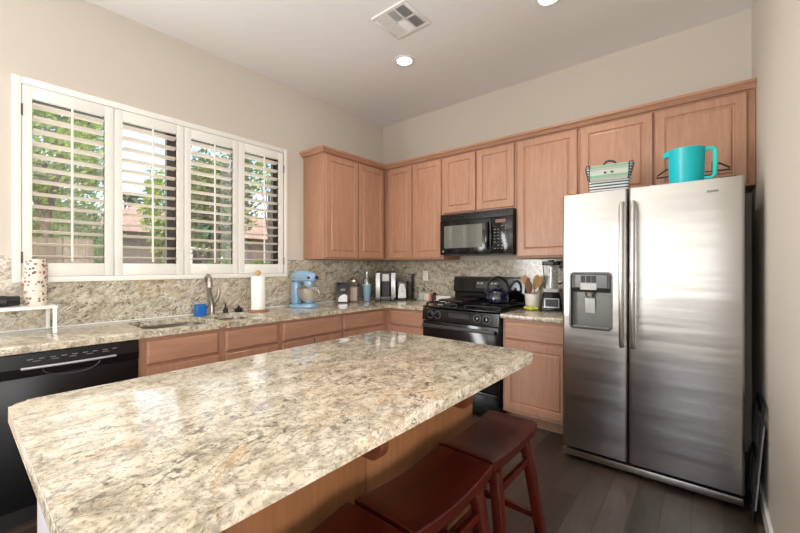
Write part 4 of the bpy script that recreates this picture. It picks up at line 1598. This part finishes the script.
fl = part('flap', b, 'stripe_flap', bgt)
b = B()
for s in (-1, 1):
    b = B(); b.sphere((s * 0.02, -0.0565, 0.14), 0.007, (1.3, 0.6, 0.8), 10)
    part('button', b, 'navy_trim', fl)
for s in (-1, 1):
    b = B(); b.tube([(s * 0.112, -0.066, 0.087), (s * 0.115, -0.054, 0.137), (s * 0.116, -0.024, 0.199), (s * 0.134, -0.01, 0.209), (s * 0.142, -0.012, 0.187), (s * 0.122, -0.05, 0.10)], 0.0035, 6)
    part('piping', b, 'navy_trim', bgt)
b = B(); b.tube([(-0.035, 0.0, 0.198), (-0.022, 0.0, 0.222), (0.0, 0.0, 0.228), (0.03, 0.0, 0.218), (0.04, 0.0, 0.20)], 0.007, 8)
part('handle', b, 'dgrey', bgt)

b = B()
t = bmesh.new()
Nx, Ny = 12, 8
g = [[t.verts.new((2.895 + 0.16 * i / Nx, -0.80 + 0.13 * j / Ny, FZ + 0.003 + 0.024 * math.sin(PI * i / Nx) * math.sin(PI * j / Ny) * (1 + 0.3 * math.sin(i * 2.1 + j)))) for j in range(Ny + 1)] for i in range(Nx + 1)]
for i in range(Nx):
    for j in range(Ny):
        t.faces.new([g[i][j], g[i + 1][j], g[i + 1][j + 1], g[i][j + 1]])
bmesh.ops.solidify(t, geom=t.faces[:], thickness=0.002)
b.merge(t)
single('folded_cloth', b, 'cloth', 'low pale blue-white folded cloth between the tote and the teal pitcher', 'cloth', loc=(2.97, -0.73, FZ))

# teal pitcher
pt = thing('pitcher', 'bright teal plastic pitcher with handle on top of the refrigerator', 'pitcher', (3.140, -0.77, FZ + 0.0005), R(6))
b = B()
b.lathe([(0, 0), (0.082, 0), (0.084, 0.004), (0.089, 0.206), (0.090, 0.21), (0.086, 0.21), (0.080, 0.01), (0, 0.008)], (0, 0, 0), 36, cap=False)
b.prism([(-0.085, -0.024), (-0.112, 0), (-0.085, 0.024), (-0.082, 0)], 0.178, 0.21)
part('jug', b, 'teal', pt)
b = B()
b.tube([(0.082, -0.02, 0.198), (0.120, -0.02, 0.198), (0.131, -0.02, 0.188), (0.131, -0.02, 0.11), (0.129, -0.02, 0.045), (0.116, -0.02, 0.028), (0.077, -0.02, 0.028)], 0.012, 10)
part('handle', b, 'teal_l', pt)
wr = thing('wire_basket', 'black wire handled basket behind the teal pitcher', 'basket', (3.16, -0.58, FZ + 0.0005))
b = B()
bx0, bx1, by0, by1 = -0.10, 0.10, -0.055, 0.06
for z in (0.005, 0.05):
    b.tube([(bx0, by0, z), (bx1, by0, z), (bx1, by1, z), (bx0, by1, z)], 0.003, 6, closed=True)
for k in range(9):
    x = bx0 + (bx1 - bx0) * k / 8
    b.tube([(x, by0, 0.05), (x, by0, 0.004), (x, by1, 0.004), (x, by1, 0.05)], 0.0018, 5)
for x in (bx0, bx1):
    b.tube([(x, by0, 0.05), (x, by0, 0.092)], 0.003, 6); b.tube([(x, by1, 0.05), (x, by1, 0.092)], 0.003, 6)
b.tube([(bx0, by0, 0.092), (bx1, by0, 0.092), (bx1, by1, 0.092), (bx0, by1, 0.092)], 0.003, 6, closed=True)
part('wire_frame', b, 'black_iron', wr)
for s in (-1, 1):
    b = B(); b.tube([(s * 0.10, 0.03, 0.165), (s * 0.135, 0.02, 0.15), (s * 0.178, 0.0, 0.115), (s * 0.182, -0.005, 0.10), (s * 0.10, -0.01, 0.10)], 0.005, 6)
    b.tube([(s * 0.10, 0.03, 0.165), (s * 0.10, 0.03, 0.092)], 0.003, 6)
    b.tube([(s * 0.10, -0.01, 0.10), (s * 0.10, -0.01, 0.092)], 0.003, 6)
    part('handle', b, 'black_iron', wr)

# ---- folded step stool between refrigerator and right wall
fs = thing('folded_step_stool', 'black folded step stool leaning between the refrigerator and right wall', 'step stool', (3.42, -0.93, 0))


def slant(b, y0, y1, z0, z1, th, off):
    """slab rising from the floor and leaning on the right wall"""
    xa = 3.408 + off
    xb = 3.451 + off
    f = lambda z: xa + (xb - xa) * z / 0.6
    t = bmesh.new()
    v = []
    for z in (z0, z1):
        v.append([t.verts.new((f(z), y0, z)), t.verts.new((f(z) + th, y0, z)), t.verts.new((f(z) + th, y1, z)), t.verts.new((f(z), y1, z))])
    for k in range(4):
        t.faces.new([v[0][k], v[0][(k + 1) % 4], v[1][(k + 1) % 4], v[1][k]])
    t.faces.new(v[0]); t.faces.new(v[1])
    b.merge(t)


b = B()
slant(b, -0.965, -0.94, 0.001, 0.60, 0.010, 0.0)
slant(b, -0.70, -0.675, 0.001, 0.60, 0.010, 0.0)
slant(b, -0.94, -0.70, 0.56, 0.60, 0.010, 0.0)
slant(b, -0.94, -0.70, 0.3, 0.33, 0.010, 0.0)
slant(b, -0.94, -0.70, 0.02, 0.05, 0.010, 0.0)
part('frame', b, 'black_m', fs, True, smooth=False)
b = B(); slant(b, -0.96, -0.68, 0.06, 0.50, 0.007, 0.0105)
part('tread', b, 'lavender', fs, True, smooth=False, label='pale grey tread seen edge-on')

# ------------------------------------------------------------------ island
IX0, IX1, IY0, IY1 = 1.700, 2.632, -3.470, -1.864
isl = thing('kitchen_island', 'kitchen island base with brown wood panelled stool side in the foreground', 'island', (2.04, -2.66, 0))
b = B(); b.box(1.757, 2.315, -3.395, -1.905, 0.0015, 0.8725)
part('carcass', b, 'cab', isl, True, smooth=False)
b = B(); b.box(2.3155, 2.332, -2.655, -1.903, 0.0015, 0.8725, 0.0012)
part('side_panel', b, 'island_wood', isl, True)
b = B(); b.box(2.3155, 2.332, -3.4125, -2.659, 0.0015, 0.8725, 0.0012)
part('side_panel', b, 'island_wood', isl, True)
b = B(); b.box(1.760, 2.315, -3.412, -3.3955, 0.0015, 0.8725, 0.001)
part('end_panel', b, 'lavender', isl, True, label='pale grey end panel')
b = B(); b.box(1.745, 1.7565, -3.412, -1.905, 0.0015, 0.8725, 0.001)
part('back_panel', b, 'cab', isl, True)
for yc in (-2.14, -2.70, -3.22):
    b = B()
    cpf = [(2.3325, 0.8725), (2.480, 0.8725), (2.485, 0.85), (2.465, 0.81)]
    for k in range(8):
        a = R(30 - 17 * k)
        cpf.append((2.412 + 0.046 * math.cos(a), 0.738 + 0.050 * math.sin(a)))
    cpf += [(2.3325, 0.688)]
    b.prism(cpf, yc - 0.02, yc + 0.02, 0.002, 2, mat=Matrix(((1, 0, 0, 0), (0, 0, 1, 0), (0, 1, 0, 0), (0, 0, 0, 1))))
    part('corbel', b, 'corbel_wood', isl, True, label='darker reddish wooden corbel')
b = B(); b.prism(rrect(IX0, IX1, IY0, IY1, 0.05, 8, (0.03, 0.035, 0.04, 0.042)), 0.8735, 0.914, 0.013, 4)
single('island_worktop', b, 'granite_island', 'large cream granite island top with rounded edges in the foreground', 'countertop', loc=(2.15, -2.66, 0.8735))


# ------------------------------------------------------------------ stools
def make_stool():
    root = thing('bar_stool', 'x', 'stool', (0, 0, 0), group='saddle stools along the island')
    L, Wd = 0.446, 0.238
    t = bmesh.new()
    NL, NW = 16, 8
    top, bot = [], []
    for i in range(NL + 1):
        y = -L / 2 + L * i / NL
        f = (2 * y / L)
        rt, rb = [], []
        for j in range(NW + 1):
            x = -Wd / 2 + Wd * j / NW
            g_ = abs(2 * x / Wd)
            z = 0.588 + 0.023 * f * f
            z -= 0.004 * g_ ** 8
            z -= 0.004 * abs(f) ** 24
            rt.append(t.verts.new((x, y, z)))
            rb.append(t.verts.new((x * 0.965, y * 0.985, 0.543 + 0.018 * f * f)))
        top.append(rt)
        bot.append(rb)
    for i in range(NL):
        for j in range(NW):
            t.faces.new([top[i][j], top[i + 1][j], top[i + 1][j + 1], top[i][j + 1]])
            t.faces.new([bot[i][j], bot[i][j + 1], bot[i + 1][j + 1], bot[i + 1][j]])
    for i in range(NL):
        t.faces.new([top[i][0], bot[i][0], bot[i + 1][0], top[i + 1][0]])
        t.faces.new([top[i][NW], top[i + 1][NW], bot[i + 1][NW], bot[i][NW]])
    for j in range(NW):
        t.faces.new([top[0][j], top[0][j + 1], bot[0][j + 1], bot[0][j]])
        t.faces.new([top[NL][j], bot[NL][j], bot[NL][j + 1], top[NL][j + 1]])
    eds = [e for e in t.edges if len(e.link_faces) == 2 and e.link_faces[0].normal.dot(e.link_faces[1].normal) < 0.5] if False else []
    b = B(); b.merge(t)
    so = part('seat', b, 'cherry', root)
    md = so.modifiers.new('bevel', 'BEVEL')
    md.width = 0.004
    md.segments = 3
    md.limit_method = 'ANGLE'
    md.angle_limit = R(50)
    tx, ty, bx_, by_ = 0.088, 0.150, 0.165, 0.196

    def pos(sx, sy, z):
        f = 1 - z / 0.552
        return Vector((sx * (tx + (bx_ - tx) * f), sy * (ty + (by_ - ty) * f), z))

    def bar(b, p, q, wx, wy, up=None):
        d = q - p
        t2 = bmesh.new()
        if up is None:
            a, c_ = Vector((wx, 0, 0)), Vector((0, wy, 0))
        else:
            c_ = Vector((0, 0, wy))
            a = d.cross(c_).normalized() * wx
        v = [[t2.verts.new(o + a * s + c_ * u) for s, u in ((-1, -1), (1, -1), (1, 1), (-1, 1))] for o in (p, q)]
        for k in range(4):
            t2.faces.new([v[0][k], v[0][(k + 1) % 4], v[1][(k + 1) % 4], v[1][k]])
        t2.faces.new(v[0]); t2.faces.new(v[1])
        bmesh.ops.bevel(t2, geom=t2.edges[:], offset=0.002, segments=2, profile=0.5, affect='EDGES')
        b.merge(t2)
    for sx in (-1, 1):
        for sy in (-1, 1):
            b = B(); bar(b, pos(sx, sy, 0.0), pos(sx, sy, 0.5425), 0.018, 0.022)
            part('leg', b, 'cherry_leg', root)
    ins = 0.017
    for sx in (-1, 1):
        for z in (0.46, 0.155):
            b = B()
            p, q = pos(sx, -1, z), pos(sx, 1, z)
            p.y += 0.020; q.y -= 0.020
            bar(b, p, q, 0.009, 0.014, True)
            part('side_rail', b, 'cherry_leg', root)
    for sy in (-1, 1):
        for z in (0.50, 0.215):
            b = B()
            p, q = pos(-1, sy, z), pos(1, sy, z)
            p.x += 0.016; q.x -= 0.016
            bar(b, p, q, 0.009, 0.015, True)
            part('end_rail', b, 'cherry_leg', root)
    return root


def dup(root, loc, rz, label):
    r = root.copy(); COL.objects.link(r)
    r.location = loc; r.rotation_euler = (0, 0, rz)
    r['label'] = label
    for ch in list(root.children):
        c3 = ch.copy(); COL.objects.link(c3); c3.parent = r
        for g3 in ch.children:
            d3 = g3.copy(); COL.objects.link(d3); d3.parent = c3
    return r


s0 = make_stool()
s0['label'] = 'dark cherry saddle stool farthest back, nearest the range'
s0.location = (2.532, -2.110, 0.0008)
dup(s0, (2.537, -2.572, 0.0008), R(-0.5), 'dark cherry saddle stool in the middle of the row along the island')
dup(s0, (2.530, -3.036, 0.0008), R(0.5), 'dark cherry saddle stool closest to the camera, cut by the bottom edge')

# ------------------------------------------------------------------ outside the window
b = B(); b.box(-40, -0.16, -20, 30, -0.35, -0.15)
struct('ground', b, 'lawn')


def tree(name, lab, base, crown, r, nleaf, leafsize, mat, seed, group=None, trunk_r=0.1, forks=5, cat='tree'):
    random.seed(seed)
    t = thing(name, lab, cat, base, group=group)
    b = B()
    bz = Vector((0, 0, 0))
    ctr = Vector(crown)
    b.tube([bz, bz + (ctr * 0.45) + Vector((0.05, 0.04, 0)), ctr * 0.85], [trunk_r, trunk_r * 0.75, trunk_r * 0.45], 8)
    for k in range(forks):
        a = 2 * PI * k / forks + random.random()
        e = ctr + Vector((math.cos(a) * r[0] * 0.7, math.sin(a) * r[1] * 0.7, random.uniform(-0.2, 0.6) * r[2]))
        b.tube([ctr * 0.5, (ctr * 0.5 + e) / 2 + Vector((0, 0, 0.15)), e], [trunk_r * 0.5, trunk_r * 0.35, trunk_r * 0.12], 6)
    part('trunk', b, 'bark', t)
    clumps = []
    for k in range(26):
        while True:
            p = Vector((random.uniform(-1, 1), random.uniform(-1, 1), random.uniform(-1, 1)))
            if 0.25 < p.length < 1:
                break
        clumps.append((ctr + Vector((p.x * r[0], p.y * r[1], p.z * r[2])), random.uniform(0.25, 0.42)))
    verts, faces = [], []
    for k in range(nleaf):
        c4, cr = random.choice(clumps)
        p = c4 + Vector([random.gauss(0, cr * 0.55) * q for q in r])
        n = Vector([random.gauss(0, 1) for _ in range(3)]).normalized()
        u = n.orthogonal().normalized()
        v = n.cross(u)
        s = leafsize * random.uniform(0.6, 1.4)
        i0 = len(verts)
        verts += [p - u * s, p + v * s * 0.5, p + u * s, p - v * s * 0.5]
        faces.append((i0, i0 + 1, i0 + 2, i0 + 3))
    me = bpy.data.meshes.new('foliage')
    me.from_pydata([tuple(v) for v in verts], [], faces)
    me.materials.append(M[mat])
    o = bpy.data.objects.new('foliage', me)
    COL.objects.link(o)
    o.parent = t
    return t


G0 = -0.15
tree('garden_tree', 'broad bright green tree outside the leftmost shutter panel, above the fence', (-8.43, -2.2, G0), (0.0, 0.0, 4.5), (1.05, 1.05, 1.5), 11000, 0.065, 'leaf_a', 11)
tree('garden_bush', 'rounded green bush top rising just behind the fence on the left', (-10.6, -1.55, G0), (0, 0, 2.2), (1.05, 1.05, 1.25), 10000, 0.07, 'leaf_a', 12, trunk_r=0.06, cat='bush')
tree('garden_tree', 'olive green tree with a dark trunk outside the third shutter panel', (-4.97, 0.05, G0), (0.0, 0.0, 3.3), (0.68, 0.68, 1.35), 9500, 0.055, 'leaf_b', 13, trunk_r=0.09)
tree('garden_tree', 'sparse pale tree at the top left of the fourth shutter panel', (-5.6, 1.75, G0), (0, 0, 4.0), (0.4, 0.45, 0.7), 900, 0.055, 'leaf_a', 14, trunk_r=0.04)
tree('garden_bush', 'slender green shrub at the right side of the second shutter panel', (-6.4, -0.55, G0), (0, 0, 2.6), (0.3, 0.3, 0.9), 1500, 0.055, 'leaf_a', 15, trunk_r=0.04, cat='bush')
# fence in front of the left trees
fn = thing('wooden_fence', 'weathered grey-brown board fence outside the leftmost window panel', 'fence', (-5.6, -3.4, G0))
b = B()
for k in range(32):
    y = -5.2 + k * 0.104
    b.box(-5.62, -5.60, y, y + 0.098, G0, 1.80 + 0.006 * (k % 3))
part('boards', b, 'fence', fn, True, smooth=False)
for z in (0.3, 1.45):
    b = B(); b.box(-5.66, -5.625, -5.2, -1.88, z, z + 0.09)
    part('rail', b, 'fence', fn, True, smooth=False)
for y in (-5.2, -3.6, -1.96):
    b = B(); b.box(-5.72, -5.665, y, y + 0.09, G0, 1.78)
    part('post', b, 'fence', fn, True, smooth=False)
# neighbour's house
hs = thing('neighbour_house', 'low grey stucco house with tan tiled roof seen across the yard', 'house', (-15, 5, G0))
b = B(); b.box(-18, -12.9, -0.4, 12, G0, 2.62)
part('wall', b, 'stucco', hs, True, smooth=False)
b = B()
t = bmesh.new()
e0, e1 = -12.4, -18.5
ya, yb = -0.9, 12.5
v = [t.verts.new(q) for q in ((e0, ya, 2.55), (e0, yb, 2.55), (e1, yb, 2.55), (e1, ya, 2.55), (-15.4, ya + 2.2, 3.85), (-15.4, yb - 2.2, 3.85))]
for q in ((0, 1, 5, 4), (1, 2, 5), (2, 3, 4, 5), (3, 0, 4), (0, 3, 2, 1)):
    t.faces.new([v[i] for i in q])
b.merge(t)
part('roof', b, 'roof', hs, True, smooth=False)
for (y0, y1) in ((2.6, 3.9), (6.2, 7.4)):
    b = B(); b.box(-12.9, -12.84, y0, y1, 0.9, 2.1)
    w_ = part('window_frame', b, 'trim', hs, True, smooth=False)
    b = B(); b.box(-12.838, -12.83, y0 + 0.08, y1 - 0.08, 0.98, 2.02)
    part('pane', b, 'dark_glass', w_, True, smooth=False)
# palm
pm = thing('palm_tree', 'small distant palm crown above the tiled roof in the second panel', 'palm', (-19.4, 2.3, G0))
b = B(); b.cyl((0, 0, 0), (0, 0, 4.75), 0.16, 0.12, 10)
part('trunk', b, 'bark', pm)
b = B()
for k in range(16):
    a = 2 * PI * k / 16
    t = bmesh.new()
    rows = []
    for j in range(7):
        f = j / 6
        rr = 1.25 * f
        z = 4.75 + 0.55 * math.sin(PI * f * 0.8) * (1 if k % 2 else 0.5) - 0.55 * f * f
        wd = 0.16 * math.sin(PI * min(1, f + 0.12)) + 0.01
        c5 = Vector((rr * math.cos(a), rr * math.sin(a), z))
        sd_ = Vector((-math.sin(a), math.cos(a), 0)) * wd
        rows.append([t.verts.new(c5 - sd_ - Vector((0, 0, 0.06))), t.verts.new(c5), t.verts.new(c5 + sd_ - Vector((0, 0, 0.06)))])
    for aa, bb in zip(rows, rows[1:]):
        for q in range(2):
            t.faces.new([aa[q], aa[q + 1], bb[q + 1], bb[q]])
    b.merge(t)
part('fronds', b, 'palm', pm)
# hedge in front of the house
random.seed(21)
hv, hf = [], []
for k in range(7000):
    y = random.uniform(-0.2, 7.6)
    x = -8.0 + random.gauss(0, 0.22)
    z = random.uniform(G0, 1.42) + 0.08 * math.sin(y * 5)
    p = Vector((x, y, z))
    n = Vector([random.gauss(0, 1) for _ in range(3)]).normalized()
    u = n.orthogonal().normalized(); v = n.cross(u)
    s = 0.07 * random.uniform(0.6, 1.4)
    i0 = len(hv)
    hv += [p - u * s, p + v * s * 0.6, p + u * s, p - v * s * 0.6]
    hf.append((i0, i0 + 1, i0 + 2, i0 + 3))
hb = bpy.data.meshes.new('hedge')
hb.from_pydata([tuple(q - Vector((-8, 3.7, G0))) for q in hv], [], hf)
hb.materials.append(M['leaf_c'])
ho = bpy.data.objects.new('hedge', hb)
COL.objects.link(ho)
ho.location = (-8, 3.7, G0)
tag(ho, 'low clipped green hedge across the yard in front of the stucco house', 'hedge')
